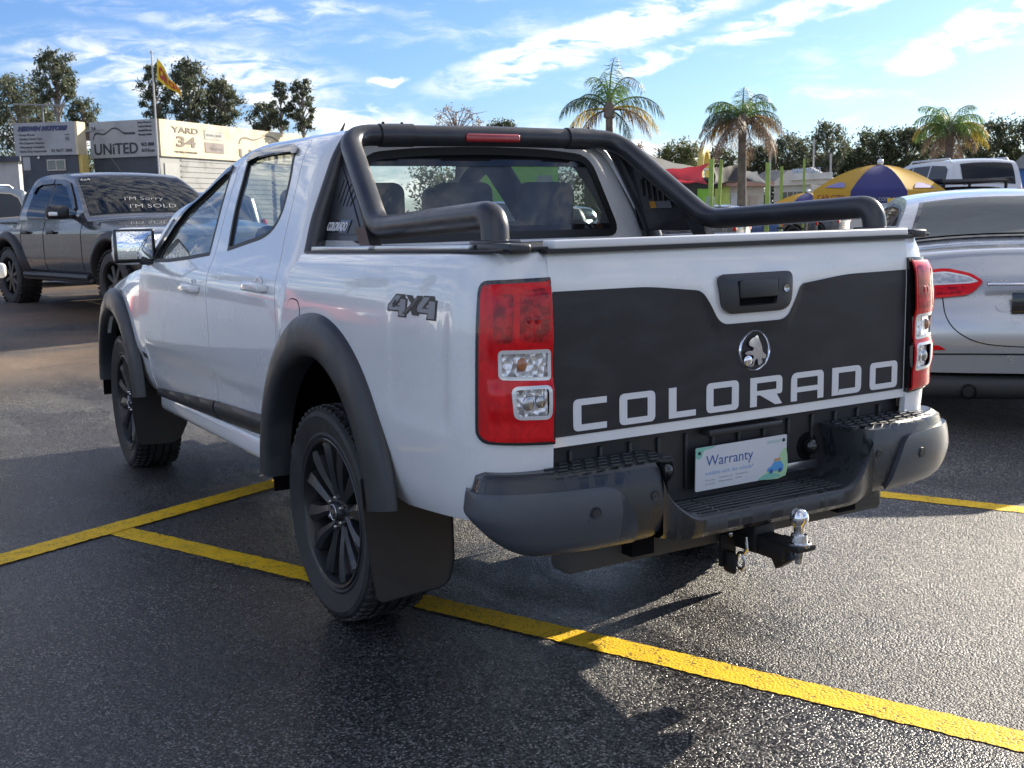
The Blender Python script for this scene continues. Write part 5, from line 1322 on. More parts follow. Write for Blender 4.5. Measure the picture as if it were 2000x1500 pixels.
# ---- silver fastback on the right
silver = paint('silver_metallic', (.46, .475, .50), .0, .45, .28)
sp = smooth_prof([(-1.06, .36), (-1.10, .58), (-1.05, .78), (-.94, .93), (-.88, 1.045), (-.80, 1.080), (-.56, 1.110), (-.30, 1.215), (-.05, 1.345), (.20, 1.42), (.5, 1.452), (.95, 1.468), (1.4, 1.44), (1.7, 1.37), (2.1, 1.17), (2.45, 1.02), (3.0, .94), (3.5, .83), (3.72, .68), (3.76, .40)], 4)
w1 = spline([(-.34, 1.06), (-.22, 1.17), (-.02, 1.28), (.22, 1.35)], 3)+[(.30, 1.02)]; w2 = [(.30, 1.36)]+spline([(.5, 1.385), (.9, 1.395)], 3)+[(.92, .99), (.38, 1.01)]; w3 = [(.99, 1.395)]+spline([(1.3, 1.38), (1.6, 1.30), (1.9, 1.15), (2.1, 1.0)], 3)+[(1.0, .985)]
ps_ = at(2032, 560, 7.05); SRZ = -.76; SX, SY = ps_.x+1.0*math.cos(SRZ), ps_.y+1.0*math.sin(SRZ)
sed, sh = car('sedan', 'silver fastback car parked to the right of the white pickup, dew on its rear window', 'car', (SX, SY, .03), SRZ, sp, .925, .30, [(0, .37, .335), (2.85, .37, .335)], 1.0, [w1, w2, w3], silver, glassm=mglass, tumble=.26, wheels=(.33, .225, 9), rear_r=.40, step=.04, crown=.05, wrim=alu, ramt=.12)
def dew_b(gg, b):
    p = pos(gg); n = gg.noise(gg.vm('MULTIPLY', p, (1, .35, 1)).outputs[0], 7, 8, .68, .8); v = gg.vor(p, 90)
    gg.l.new(gg.mix(gg.rng(n, .36, .66), (.06, .07, .07), (.15, .16, .15)), b.inputs['Base Color']); gg.l.new(gg.rng(n, .4, .6, .30, .6), b.inputs['Roughness'])
    bump(gg, b, n, .25, .008)
strip_on_top(sed, 'rear_window', (-.46, 1.150), (.04, 1.378), sh, -.83, .83, mat('dewy_glass', (.25, .26, .26), .4, spec=.35, build=dew_b), .020, .05)
rw_ = strip_on_top(sed, 'window_border', (-.50, 1.132), (.08, 1.394), sh, -.87, .87, gloss_black, .014, .05)
strip_on_top(sed, 'windscreen', (2.08, 1.185), (1.52, 1.415), sh, -.92, .92, dglass, .01, .05)
zs_s = [.58, .78, .93, 1.045, 1.075]; xs_s = [-1.10, -1.05, -.94, -.86, -.78]
clearlamp = mat('clear_lamp', (.50, .51, .53), .18, .3, coat=1, build=dusty((.42, .43, .45), (.66, .67, .69), 25, .4, .6))
def rface(y, z, o=0.0):
    x = interp([.36, .58, .78, .93, 1.045, 1.10], [-1.06, -1.10, -1.05, -.94, -.86, -.55], z); h = sh(x, z); t = min(1, abs(y)/h); bl = .03*(1-t**2.4)*min(1, (z-.30)/.5)
    return Vector((x-.06*(1-t*t)-o*.85, y, z+bl+o*.4))
for s in (1, -1):
    o1 = rnd([(.80, .965), (.55, .985), (.40, .945), (.335, .895), (.42, .82), (.80, .80)], [.01, .04, .03, .02, .05, .01])
    PK = dict(step=.02, edge=.01, flip=(s > 0)); lamp = panel('tail_light', o1, lambda u, v: rface(s*u, v, .014), redlens, sed, **PK)
    o2 = rnd([(.80, .950), (.55, .962), (.42, .930), (.365, .895), (.42, .885), (.80, .880)], [.01, .03, .02, .01, .02, .01])
    panel('lamp_band', o2, lambda u, v: rface(s*u, v, .017), lens_white, lamp, **PK)
    panel('lamp_window', inset(o2, .009), lambda u, v: rface(s*u, v, .0185), clearlamp, lamp, **PK)
    panel('stop_window', rnd([(.78, .868), (.45, .868), (.47, .830), (.78, .82)], .01), lambda u, v: rface(s*u, v, .0165), reddeep, lamp, **PK)
    q = MB(); q.tube([(-1.17, s*.42, .255), (-.86, s*.42, .26)], .046, 20, caps=False); q.tube([(-1.17, s*.42, .255), (-.86, s*.42, .26)], .039, 20, caps=False); q.build('exhaust_tip', steel, sed)
    q = MB(); q.poly([(.82, .49), (.56, .50), (.60, .525), (.82, .545)], .01, lambda u, v, w: rface(s*u, v, w+.003)); q.build('reflector', redlens, sed, smooth=False)
    q = MB(); q.box((1.80, s*1.0, 1.05), (.12, .2, .13), bev=.04, seg=3); q.build('door_mirror', silver, sed)
    for hx in (.55, 1.45):
        q = MB(); q.box((hx, s*(sh(hx, .9)+.012), .90), (.18, .02, .03), bev=.008); q.build('door_handle', silver, sed)
    q = MB(); q.tube([rface(s*u, v, .0) for u, v in spline([(.66, 1.07), (.62, 1.0), (.585, .85), (.56, .70), (.48, .60), (.32, .535), (.0, .515)], 5)], .0035, 5, caps=False); q.build('boot_seam', dark, sed)
q = MB(); q.poly(rnd([(-.31, .90), (.31, .90), (.27, .72), (-.27, .72)], .03), .004, lambda u, v, w: rface(u, v, w+.001)); q.build('plate_recess', paint('silver_shade', (.36, .38, .41), .0, .5), sed, smooth=False)
q = MB(); q.box((-1.142, 0, .80), (.012, .38, .13), bev=.004); q.build('number_plate', gloss_black, sed)
q = MB(); q.box((-1.10, 0, .915), (.05, .66, .02), bev=.008); q.build('chrome_strip', chrome, sed)
q = MB(); q.tube([rface(y, .475, .002) for y in np.linspace(-.80, .80, 20)], .005, 5); q.build('bumper_seam', dark, sed)
q = MB(); q.box((-.99, 0, .27), (.28, 1.50, .15), bev=.05, seg=3); q.build('bumper_valance', black_trim, sed)

# red car and white car standing just left of the view; they mirror in the doors of the white pickup
rc, _ = wagon('hatchback', 'red hatchback parked left of the view, mirrored in the white pickup doors', 'car', (10.4, 4.4, .36), math.pi*.93, paint('bright_red', (.34, .05, .03)), rails=False, H_=1.45, L_=4.1, Wd=.87)
rc2, _ = wagon('wagon', 'white wagon parked further left of the view beside the red hatchback', 'car', (9.6, 7.2, .36), math.pi*.95, paint('bright_white', (.74, .75, .72)), rails=False, H_=1.62, L_=4.5, Wd=.9)
# ================================================================== buildings, signs, umbrella, posts
def frame2(A, B):
    """local frame of a wall from A to B (seen from the front, left to right): f(u along, v up, w out)"""
    A = Vector(A); B = Vector(B); t = (B-A); ln = Vector((t.x, t.y, 0)).length; t = Vector((t.x, t.y, 0)).normalized(); n = Vector((t.y, -t.x, 0))
    return (lambda u, v, w: Vector((A.x+t.x*u+n.x*w, A.y+t.y*u+n.y*w, v))), ln
def slab(name, f, u0, u1, v0, v1, w0, w1, m_, parent, bev=0):
    V = [f(u, v, w) for w in (w0, w1) for u, v in ((u0, v0), (u1, v0), (u1, v1), (u0, v1))]
    F = [(0, 1, 2, 3), (4, 7, 6, 5), (0, 4, 5, 1), (1, 5, 6, 2), (2, 6, 7, 3), (3, 7, 4, 0)]
    q = MB(); vv = [q.b.verts.new(v) for v in V]
    for a in F: q.b.faces.new([vv[i] for i in a])
    return q.build(name, m_, parent, smooth=False)
def painted(name, col, k=.8, sc=1.2, rough=.6):
    return mat(name, col, rough, build=dusty(col, tuple(c*k for c in col), sc, .4, .75, rough-.05, rough+.15))
cream = painted('sunlit_board', (.62, .53, .36)); signgrey = painted('grey_board', (.36, .37, .39)); slate = painted('slate_wall', (.055, .065, .085)); yellowp = painted('yellow_wall', (.66, .50, .16))
greyp = painted('grey_iron', (.27, .28, .28)); inkd = mat('sign_ink', (.03, .035, .045), .6); inkb = mat('sign_ink_sunlit', (.13, .10, .075), .6); inkblue = mat('sign_ink_blue', (.05, .06, .14), .6)
roofm = painted('roof_iron', (.25, .25, .26)); winm = mat('dull_window', (.05, .055, .06), .12, coat=1)
# --- UNITED yard office: shade put into the grey left front, warm sun into the cream right
pc = at(306, 232, 60); pl0 = at(176, 236, 61.5); pr0 = at(640, 271, 78)
zT = pc.z; zS = at(306, 304, 60).z; g0 = .1
un = thing('yard_building', 'corner building with a shaded grey UNITED board and a sunlit cream YARD 34 board', 'building', (0, 0, 0))
fL, lL = frame2((pl0.x, pl0.y, 0), (pc.x, pc.y, 0)); fR, lR = frame2((pc.x, pc.y, 0), (pr0.x, pr0.y, 0))
slab('sign_board', fL, 0, lL, zS, zT, -.15, .12, signgrey, un); slab('sign_board', fR, .02, lR, zS, zT, -.15, .12, cream, un)
slab('wall', fL, .05, lL-.05, g0, zS, -.3, 0, slate, un); slab('wall', fR, .05, lR-.05, g0, zS, -.3, 0, greyp, un)
for k in range(16):
    slab('wall_batten', fR, 1.9, lR-.1, g0+.1+k*(zS-g0)/16, g0+.1+k*(zS-g0)/16+.07, .0, .03, greyp, un)
slab('panel_door', fR, .4, 1.7, g0, zS-.35, .0, .04, painted('door_grey', (.33, .34, .33)), un)
slab('roof', fR, 0, lR, zT-.5, zT-.4, -9, -.16, roofm, un); slab('roof', fL, -.2, lL-.2, zT-.55, zT-.45, -6, -.16, roofm, un)
HS = zT-zS
def tx(body, size, f, u0, v0, m_, width, depth=.01, w=.125, **kw): return text('lettering', body, size, lambda u, v, q: f(u0+u, v0+v, w+q), m_, un, depth, width=width, **kw)
tx('UNiTED', HS*.42, fL, lL*.06, zS+HS*.10, inkd, lL*.66, bold=.01)
tx('34', HS*.16, fL, lL*.03, zS+HS*.76, inkd, lL*.07)
tx('9625 8808', HS*.14, fL, lL*.77, zS+HS*.28, inkd, lL*.19); tx('AUTOS.com', HS*.13, fL, lL*.77, zS+HS*.12, inkd, lL*.19)
for k, s_ in enumerate(('Easy Finance', 'Trade Ins Welcome', 'Extended Warranty', 'Warranty Available')):
    tx(s_, HS*.075, fL, lL*.74, zS+HS*(.90-.11*k), inkd, lL*.20)
tx('YARD', HS*.22, fR, lR*.055, zS+HS*.68, inkb, lR*.13, bold=.01); tx('34', HS*.40, fR, lR*.075, zS+HS*.30, inkb, lR*.095, bold=.02); tx('MICHELL MANAGER', HS*.07, fR, lR*.065, zS+HS*.12, inkb, lR*.11)
slab('sign_panel', fR, lR*.215, lR*.315, zS+HS*.56, zS+HS*.84, .12, .14, painted('sign_grey2', (.38, .38, .34)), un); slab('sign_panel', fR, lR*.215, lR*.315, zS+HS*.18, zS+HS*.48, .12, .14, painted('sign_brown', (.20, .16, .15)), un)
text('lettering', 'FINANCE NOW', HS*.09, lambda u, v, q: fR(lR*.225+u, zS+HS*.66+v, .145+q), signgrey, un, .005, width=lR*.08)
text('lettering', 'National', HS*.10, lambda u, v, q: fR(lR*.245+u, zS+HS*.28+v, .145+q), signgrey, un, .005, width=lR*.06)
tx('UNiTED', HS*.42, fR, lR*.40, zS+HS*.08, inkb, lR*.40, bold=.01); tx('9625 8808', HS*.22, fR, lR*.79, zS+HS*.62, inkb, lR*.18)
def swoosh(f, u0, v0, W_, H_, m_):
    c_ = spline([(0, 0), (.04, .5), (.12, .62), (.25, .5), (.36, .72), (.48, 1.0), (.60, .92), (.72, .55), (.84, .48), (1.0, .48)], 6); wd = [.045+.05*abs(math.cos(math.pi*min(1, i/(len(c_)-1)*1.05))) for i in range(len(c_))]
    V = []; F = []
    for i, (x, y) in enumerate(c_):
        V += [f(u0+x*W_, v0+(y+wd[i])*H_, .14), f(u0+x*W_+.02, v0+(y-wd[i])*H_, .14)]
    for i in range(len(c_)-1): F.append((2*i, 2*i+1, 2*i+3, 2*i+2))
    return pyd('swoosh', V, F, m_, un)
swoosh(fL, lL*.05, zS+HS*.50, lL*.64, HS*.30, inkd); swoosh(fR, lR*.40, zS+HS*.52, lR*.34, HS*.32, inkb)
# --- motors yard on the left
A = at(27, 241, 60); B = at(146, 237, 59.6); zt1 = A.z; zs1 = at(60, 304, 60).z
mo = thing('yard_building', 'small slate building under a grey used car board, with a two-pane window', 'building')
fM, lM = frame2((A.x, A.y, 0), (B.x, B.y, 0)); H1 = zt1-zs1
slab('sign_board', fM, 0, lM, zs1, zt1, -.1, .1, signgrey, mo); slab('sign_end', fM, lM, lM+.14, zs1, zt1, -.8, .1, cream, mo)
slab('wall', fM, .25, lM, g0, zs1, -.3, 0, slate, mo); slab('wall', fM, lM+.001, lM+.2, g0, zs1, -.8, -.1, yellowp, mo); slab('notice', fM, .35, .75, zs1-.75, zs1-.05, 0, .03, signgrey, mo)
slab('annex_wall', fM, lM+.16, lM+.62, g0, zs1+.1, -4.2, -3.0, yellowp, mo); slab('annex_roof', fM, lM+.16, lM+.66, zs1+.1, zt1-.40, -4.4, -3.0, painted('rusty_iron', (.42, .30, .20)), mo)
wf = slab('window', fM, lM*.50, lM*.80, zs1-.80, zs1-.22, .0, .06, painted('window_frame', (.50, .47, .42)), mo)
for k in (0, 1): slab('pane', fM, lM*(.515+.145*k), lM*(.64+.145*k), zs1-.74, zs1-.28, .06, .07, winm, wf)
def tm(body, size, u0, v0, width, m_=inkd, **kw): return text('lettering', body, size, lambda u, v, q: fM(lM*u0+u, zs1+H1*v0+v, .105+q), m_, mo, .008, width=lM*width, **kw)
tm('HIRWIN MOTORS', H1*.17, .07, .76, .82, inkblue, shear=.3, bold=.03)
for k, s_ in enumerate(('Great Prices', 'Quality Used Cars', 'No Deposit Finance', 'Warranty Available', 'Same Day Approvals')): tm('\u00b7 '+s_, H1*.10, .06, .60-.125*k, (.28, .40, .43, .43, .46)[k])
tm('02 9677 2888', H1*.13, .60, .09, .34); tm('35', H1*.14, .84, .44, .065); tm('YARD', H1*.04, .83, .60, .08)
q = MB(); q.sphere((0, 0, 0), .07, 10); q.build('wall_lamp', lens_white, mo, loc=fM(lM*.38, zs1-.12, .12))
# --- flag and pole
pb = at(304, 232, 58.5); ptp = at(304, 104, 58.5)
fp = thing('flag_pole', 'tall white pole at the corner of the UNITED building', 'flagpole', (pb.x, pb.y, 0))
q = MB(); q.tube([(0, 0, .1), (0, 0, ptp.z)], .045, 8); q.sphere((0, 0, ptp.z), .08, 8); q.build('pole', painted('pole_white', (.6, .6, .6)), fp)
V = []; F = []
nu, nv = 20, 10
a0_ = at(306, 112, 58.4); a1_ = at(306, 155, 58.4); b0_ = at(352, 180, 57.8); b1_ = at(362, 195, 57.6)
for i in range(nu+1):
    for j in range(nv+1):
        u, v = i/nu, j/nv; t0 = a0_.lerp(b0_, u**.9); t1 = a1_.lerp(b1_, u**.9); p = t0.lerp(t1, v)
        p += Vector((.25, -.2, .05))*math.sin(u*9+v*2)*(.3+u)*.6; V.append(p)
F = [(i*(nv+1)+j, (i+1)*(nv+1)+j, (i+1)*(nv+1)+j+1, i*(nv+1)+j+1) for i in range(nu) for j in range(nv)]
yf = mat('yellow_cloth', (.80, .55, .02), .7); yf.node_tree.nodes['Principled BSDF'].inputs['Subsurface Weight'].default_value = 0
fl = pyd('flag', V, F, yf, smooth=True); tag(fl, 'yellow flag with red lettering blowing from the tall pole', 'flag')
def flf(u, v, w):
    u = min(max(u, 0), 1); v = min(max(v, 0), 1); t0 = a0_.lerp(b0_, u**.9); t1 = a1_.lerp(b1_, u**.9); p = t0.lerp(t1, 1-v)
    return p+Vector((.25, -.2, .05))*math.sin(u*9+(1-v)*2)*(.3+u)*.6+(-_F)*(.06+w)
text('flag_lettering', 'CAR CITY', .80, lambda u, v, w: flf(.05+u, .22+v*.9, w*.1), mat('flag_red', (.42, .05, .03), .7), fl, .004, width=.84, bold=.05)
# --- light posts and aerials on the left
for (px, y0_, y1_, d, lab) in ((82, 205, 245, 70, 'thin grey light post behind the small slate building'), (437, 205, 245, 75, 'thin grey light post among the left trees')):
    a = at(px, y0_, d)
    t = thing('light_post', lab, 'light post', (a.x, a.y, 0)); q = MB(); q.tube([(0, 0, .2), (0, 0, a.z)], .05, 6); q.build('pole', greyp, t); q = MB(); q.box((0, 0, a.z), (.3, 3.2 if px < 100 else 1.6, .08)); q.build('lamp_arm', greyp, t)
# low shed with green car at far left edge
f0, l0 = frame2(tuple(at(-60, 300, 75)), tuple(at(34, 300, 75)))
shd = thing('shed', 'low white shed at the far left edge behind the wagon', 'building'); slab('wall', f0, 0, l0, .2, at(0, 316, 75).z, -3, 0, painted('white_wall', (.5, .5, .5)), shd); slab('roof', f0, -.3, l0+.3, at(0, 316, 75).z, at(0, 306, 75).z, -3.5, .4, slate, shd)

# ================================================================== right side
# --- promotional umbrella
ua = at(1713, 322, 21.5); ue = at(1713, 372, 21.5); ub = at(1713, 394, 21.5); Ru = 1.27
um = thing('umbrella', 'large blue and yellow promotional umbrella reading CAR CITY and carcity.com.au', 'umbrella', (ua.x, ua.y, 0))
um.rotation_euler = (0, R(-2.0), 0)
ublue = mat('umbrella_blue', (.050, .055, .22), .6); uyel = mat('umbrella_yellow', (.72, .42, .03), .6)
for m_ in (ublue, uyel):
    t = m_.node_tree; gg = G(t); b = t.nodes['Principled BSDF']; tl = gg.node('ShaderNodeBsdfTranslucent'); tl.inputs[0].default_value = b.inputs['Base Color'].default_value
    ms = gg.node('ShaderNodeMixShader'); ms.inputs[0].default_value = .35; gg.l.new(b.outputs[0], ms.inputs[1]); gg.l.new(tl.outputs[0], ms.inputs[2]); gg.l.new(ms.outputs[0], t.nodes['Material Output'].inputs[0])
view = Vector((m.translation.x-ua.x, m.translation.y-ua.y)); va = math.atan2(view.y, view.x)
def uf(k, s, t, o=0.0):
    """panel k (of 8), s 0..1 across, t 0..1 from tip to rim, >1 down the valance"""
    a0 = va+(k-.5)*math.pi/4; a1 = va+(k+.5)*math.pi/4; tt = min(t, 1); r = Ru*math.sin(tt*math.pi*.5)**.92*1.0 if tt < 1 else Ru
    r = Ru*(tt**.9); z = ua.z-(ua.z-ue.z)*(tt**1.7)
    A_ = Vector((math.cos(a0), math.sin(a0), 0))*r; B_ = Vector((math.cos(a1), math.sin(a1), 0))*r
    p = A_.lerp(B_, s); sag = 4*s*(1-s); p.z = z-.05*sag*tt*(1-tt)*2
    if t > 1: p.z = z-(t-1)*(ue.z-ub.z)/.2; p += p.normalized()*0
    n = Vector((math.cos(va+k*math.pi/4), math.sin(va+k*math.pi/4), 0)); return p+n*o+Vector((0, 0, o*.8))
for k in range(8):
    V = []; F = []; ts = list(np.linspace(0.02, 1, 12))+[1.1, 1.2]; n = 10
    for t in ts:
        for i in range(n+1): V.append(uf(k, 1-i/n, t))
    for j in range(len(ts)-1):
        for i in range(n): F.append((j*(n+1)+i, (j+1)*(n+1)+i, (j+1)*(n+1)+i+1, j*(n+1)+i+1))
    pn = pyd('canopy_panel', V, F, ublue if k % 2 == 0 else uyel, um, smooth=True)
    q = MB(); q.tube([uf(k, 0, t, -.01) for t in np.linspace(.02, 1, 8)], .010, 6); q.build('rib', alu, um)
    s_ = 'carcity.com.au' if k % 2 == 0 else 'CAR CITY'
    if k in (0, 1, 7, 6, 2):
        wd = Ru*2*math.sin(math.pi/8)
        text('valance_lettering', s_, .10, lambda u, v, w, k=k: uf(k, .13+u/wd, 1.17-v*1.35, .008+w), signgrey if k % 2 == 0 else mat('umbrella_red', (.30, .06, .04), .6), pn, .001, width=wd*.72)
        if k % 2: 
            q = [uf(k, s, t, .012) for s, t in [(.22, .93), (.78, .93), (.72, .85), (.60, .79), (.45, .78), (.30, .86)]]
            pyd('car_print', q, [(0, 1, 2, 3, 4, 5)], mat('print_violet', (.22, .20, .42), .6), pn)
q = MB(); q.tube([(0, 0, ground_h(ua.x, ua.y)), (0, 0, ua.z+.05)], .024, 10); q.build('pole', painted('pole_grey', (.4, .4, .42)), um); q = MB(); q.sphere((0, 0, ua.z+.05), .06, 12); q.build('finial', lens_white, um)
q = MB(); q.lathe([(0, .08), (.28, .06), (.30, 0)], 20, 'z', (0, 0, ground_h(ua.x, ua.y))); q.build('base', greyp, um)
# a second umbrella further off
u2 = at(1575, 350, 34); 
um2 = copy_tree(um); um2.location = (u2.x-.2, u2.y+.2, -.35); um2['label'] = 'second blue and yellow umbrella further away, mostly behind the large one'; um['group'] = um2['group'] = 'promotional umbrellas'
# long yellow strip standing in for the lit far valance of the umbrella
ya, yb = at(1733, 393, 19), at(1790, 389, 18)
f_, l_ = frame2((ya.x, ya.y, 0), (yb.x, yb.y, 0)); yb_ = slab('sign_board', f_, 0, l_, ya.z-.045, ya.z+.05, -.03, .0, mat('bright_yellow', (.85, .50, .0), .5), None); yb_.name = 'yellow_valance'; tag(yb_, 'narrow bright yellow strip standing in for the lit far umbrella valance', 'board')

# --- white wagon raised at the right and black-roofed one below
def put(c, px, py, d, rz, z, label, rear=1.0):
    p = at(px, py, d); c.location = (p.x+rear*math.cos(rz), p.y+rear*math.sin(rz), z); c.rotation_euler = (0, 0, rz); c['label'] = label
w_, _ = wagon('wagon', 'x', 'car', (0, 0, 0), 0, paint('shade_white', (.62, .63, .65)), rails=True, H_=1.92, L_=4.9, Wd=.97, gm=privacy)
put(w_, 1932, 372, 26, -.42, .50, 'white wagon with a dark rear window parked on the raised slab at the back right')
pr = at(1932, 372, 26); q = MB(); q.box((2.2, 0, 0), (7, 3.2, .85), bev=.02); sl_ = tag(q.build('display_slab', painted('slab_concrete', (.34, .33, .31)), None, smooth=False), 'low concrete display slab under the raised white wagon', 'display slab')
sl_.location = (pr.x, pr.y, .075); sl_.rotation_euler = (0, 0, -.42)
w2_, _ = wagon('wagon', 'x', 'car', (0, 0, 0), 0, paint('black_paint', (.02, .022, .026)), rails=False, H_=1.72, L_=4.7, Wd=.95, rack=True, gm=privacy)
put(w2_, 1925, 380, 20.5, -.55, -.02, 'dark wagon with a black slatted roof rack directly behind the silver car')
tb_ = at(2020, 330, 40); tent = thing('sale_tent', 'blue sided grey roofed shelter at the right edge', 'tent', (0, 0, 0)); fT, lT = frame2(tuple(at(1975, 330, 38)), tuple(at(2200, 330, 34)))
slab('wall', fT, .3, lT, -.3, at(1990, 330, 38).z, -4, 0, mat('tent_blue', (.05, .16, .48), .6), tent)
q = MB(); za = at(1990, 330, 38).z; q.poly([(0, za), (lT, za), (lT, za+1.6), (1.4, za+.9)], 4.2, lambda u, v, w: fT(u, v, .2-w)); q.build('roof', painted('tent_roof', (.28, .29, .30)), tent, smooth=False)

# --- green workshop, shade sails, posts
gw = thing('workshop', 'bright lime green workshop wall with a dark fascia sign, seen through the pickup rear window', 'building')
lime_ = painted('lime_wall', (.26, .58, .05)); fG, lG = frame2(tuple(at(940, 330, 46)), tuple(at(1090, 330, 46)))
zt2 = at(1040, 318, 46).z
slab('wall', fG, 0, lG, 0, zt2, -6, 0, lime_, gw); slab('fascia', fG, -.1, lG+.1, zt2, zt2+1.0, -6, .1, painted('dark_green', (.02, .06, .05)), gw); slab('roller_door', fG, lG*.72, lG*.92, 0, zt2*.85, .0, .05, painted('roller', (.30, .33, .30)), gw)
text('fascia_lettering', 'National Service Centre', .42, lambda u, v, w: fG(lG*.45+u, zt2+.30+v, .12+w), signgrey, gw, .01, width=lG*.4)
ds = thing('cafe_building', 'dark fronted building with green panels under the red shade sail', 'building'); fD, lD = frame2(tuple(at(1270, 345, 48)), tuple(at(1415, 345, 50)))
zt3 = at(1330, 352, 48).z
slab('wall', fD, 0, lD, -.3, zt3, -5, 0, painted('dark_wall', (.045, .04, .035)), ds)
for (a, b, m_) in ((.10, .32, painted('panel_green', (.04, .15, .03))), (.36, .42, black_trim), (.62, .80, lime_), (.86, 1.0, painted('panel_lime', (.5, .62, .12)))): slab('wall_panel', fD, lD*a, lD*b, 0, zt3-.35, .0, .04, m_, ds)
slab('roof', fD, -.4, lD+.4, zt3, zt3+.12, -5.4, .5, painted('roof_dark', (.06, .05, .05)), ds)
def sail(name, label, pts, m_, sag=.6):
    """four cornered shade cloth, hollow edges"""
    A, B, C_, D = [at(*p) for p in pts]; n = 14; V = []; F = []
    for i in range(n+1):
        for j in range(n+1):
            u, v = i/n, j/n
            uu = .5+(u-.5)*(1-.28*4*v*(1-v)*abs(2*u-1)); vv = .5+(v-.5)*(1-.28*4*u*(1-u)*abs(2*v-1))
            p = A.lerp(B, uu).lerp(D.lerp(C_, uu), vv); p.z -= sag*(4*u*(1-u))*(4*v*(1-v))*.5-.014*math.sin(u*22+v*5); V.append(p)
    F = [(i*(n+1)+j, (i+1)*(n+1)+j, (i+1)*(n+1)+j+1, i*(n+1)+j+1) for i in range(n) for j in range(n)]
    o = pyd(name, V, F, m_, smooth=True); tag(o, label, 'shade sail'); return o
def cloth_m(name, col):
    m_ = mat(name, col, .75); t = m_.node_tree; gg = G(t); b = t.nodes['Principled BSDF']; tl = gg.node('ShaderNodeBsdfTranslucent'); tl.inputs[0].default_value = (*col, 1)
    ms = gg.node('ShaderNodeMixShader'); ms.inputs[0].default_value = .4; gg.l.new(b.outputs[0], ms.inputs[1]); gg.l.new(tl.outputs[0], ms.inputs[2]); gg.l.new(ms.outputs[0], t.nodes['Material Output'].inputs[0]); return m_
sail('shade_sail', 'pale grey shade sail rising to a point behind the red sail', [(1252, 293, 44), (1400, 332, 42), (1330, 346, 52), (1225, 345, 54)], cloth_m('sail_grey', (.34, .34, .34)), .8)
sail('shade_sail', 'red shade sail stretched beside the lime green posts', [(1272, 330, 41), (1388, 318, 39), (1384, 362, 37), (1290, 352, 38)], cloth_m('sail_red', (.50, .05, .07)), .5)
sail('shade_sail', 'dark shade sail between the lime green posts and the hanging palm skirt', [(1385, 325, 42), (1440, 318, 44), (1475, 356, 40), (1390, 362, 40)], cloth_m('sail_dark', (.05, .045, .045)), .5)
sail('shade_sail', 'light grey shade sail behind the second palm trunk', [(1425, 325, 46), (1480, 335, 44), (1512, 364, 42), (1440, 350, 44)], cloth_m('sail_grey', (.34, .34, .34)), .3)
yg = mat('lime_post', (.30, .44, .08), .5, build=dusty((.30, .44, .08), (.22, .34, .06), 3))
for (px, y0_, y1_, d, tilt, w_, lab) in ((1390, 311, 400, 34, .05, .20, 'tall lime green post with a small grey sign, at the end of the red sail'), (1409, 312, 390, 38, .12, .16, 'leaning lime green post right of the red sail corner'), (1449, 320, 372, 44, 0, .10, 'thin lime green post just right of the second palm trunk'),
        (1500, 318, 398, 36, .03, .20, 'lime green post left of the white gabled building'), (1527, 325, 396, 40, .03, .15, 'lime green post in front of the white gabled building doorway'), (1571, 310, 394, 44, .02, .12, 'slim lime green post in front of the white gable board')):
    a = at(px, y0_, d); b = at(px-(y1_-y0_)*tilt*1.2, y1_, d)
    ps = thing('shade_post', lab, 'post', (b.x, b.y, -.3), group='lime green shade posts'); dx_ = a-Vector((b.x, b.y, -.3)); q = MB()
    q.tube([(0, 0, 0), tuple(dx_)], w_*.5, 4, squash=1); q.build('pole', yg, ps, smooth=False)
    if px == 1390:
        q = MB(); q.box((0, 0, 0), (.06, .30, .85), bev=.01); q.build('sign_plate', painted('sign_pale', (.30, .38, .28)), ps, loc=tuple(dx_*.52))
    if px in (1527, 1571):
        for k in range(5): q = MB(); q.box((0, 0, 0), (w_*1.2, w_*1.2, .07)); q.build('post_band', black_trim, ps, loc=tuple(dx_*(.25+.07*k)))
# yellow arch sign
ya = thing('arch_sign', 'yellow arched sign rising over the red shade sail', 'sign', tuple(at(1375, 330, 55))); q = MB(); q.tube([(0+.85*math.cos(a)*.61, .85*math.cos(a)*-.8, .9*math.sin(a)) for a in np.linspace(0, math.pi, 14)], .16, 8); q.tube([(.5, -.68, 0), (.5, -.68, -3)], .16, 8); q.tube([(-.5, .68, 0), (-.5, .68, -3)], .16, 8); q.build('arch', painted('arch_yellow', (.62, .50, .12)), ya)
# white gabled building and cream one
wb = thing('office_building', 'white gabled sales office with a large white sign board and small windows', 'building'); fW, lW = frame2(tuple(at(1512, 360, 62)), tuple(at(1583, 360, 60)))
zw = at(1540, 362, 61).z; zg = at(1560, 340, 61).z
slab('wall', fW, 0, lW, -.3, zw, -6, 0, painted('office_white', (.46, .45, .42)), wb)
q = MB(); q.poly([(-.2, zw), (lW+2.2, zw), (lW*1.05, zg+.3), (lW*.45, zg+.2)], .2, fW); q.build('gable', painted('gable_white', (.60, .58, .53)), wb, smooth=False)
q = MB(); q.poly([(-3.2, zw), (-.2, zw), (lW*.45, zg+.2), (-.8, zg+.3)], .2, lambda u, v, w: fW(u, v, -.3-w)); q.build('roof', painted('roof_pale', (.30, .30, .31)), wb, smooth=False)
sb_ = slab('sign_board', fW, lW*.55, lW+1.6, zw+.25, zg, .2, .35, painted('board_white', (.66, .66, .64)), wb)
text('board_lettering', 'CAR CITY SALES', .34, lambda u, v, w: fW(lW*.62+u, zw+.62+v, .36+w), pale, wb, .01, width=1.9)
for (a, b) in ((.22, .36), (.40, .52), (.56, .62), (.66, .78), (.82, .92)): wn = slab('window', fW, lW*a, lW*b, .5, zw-.35, .0, .03, winm, wb)
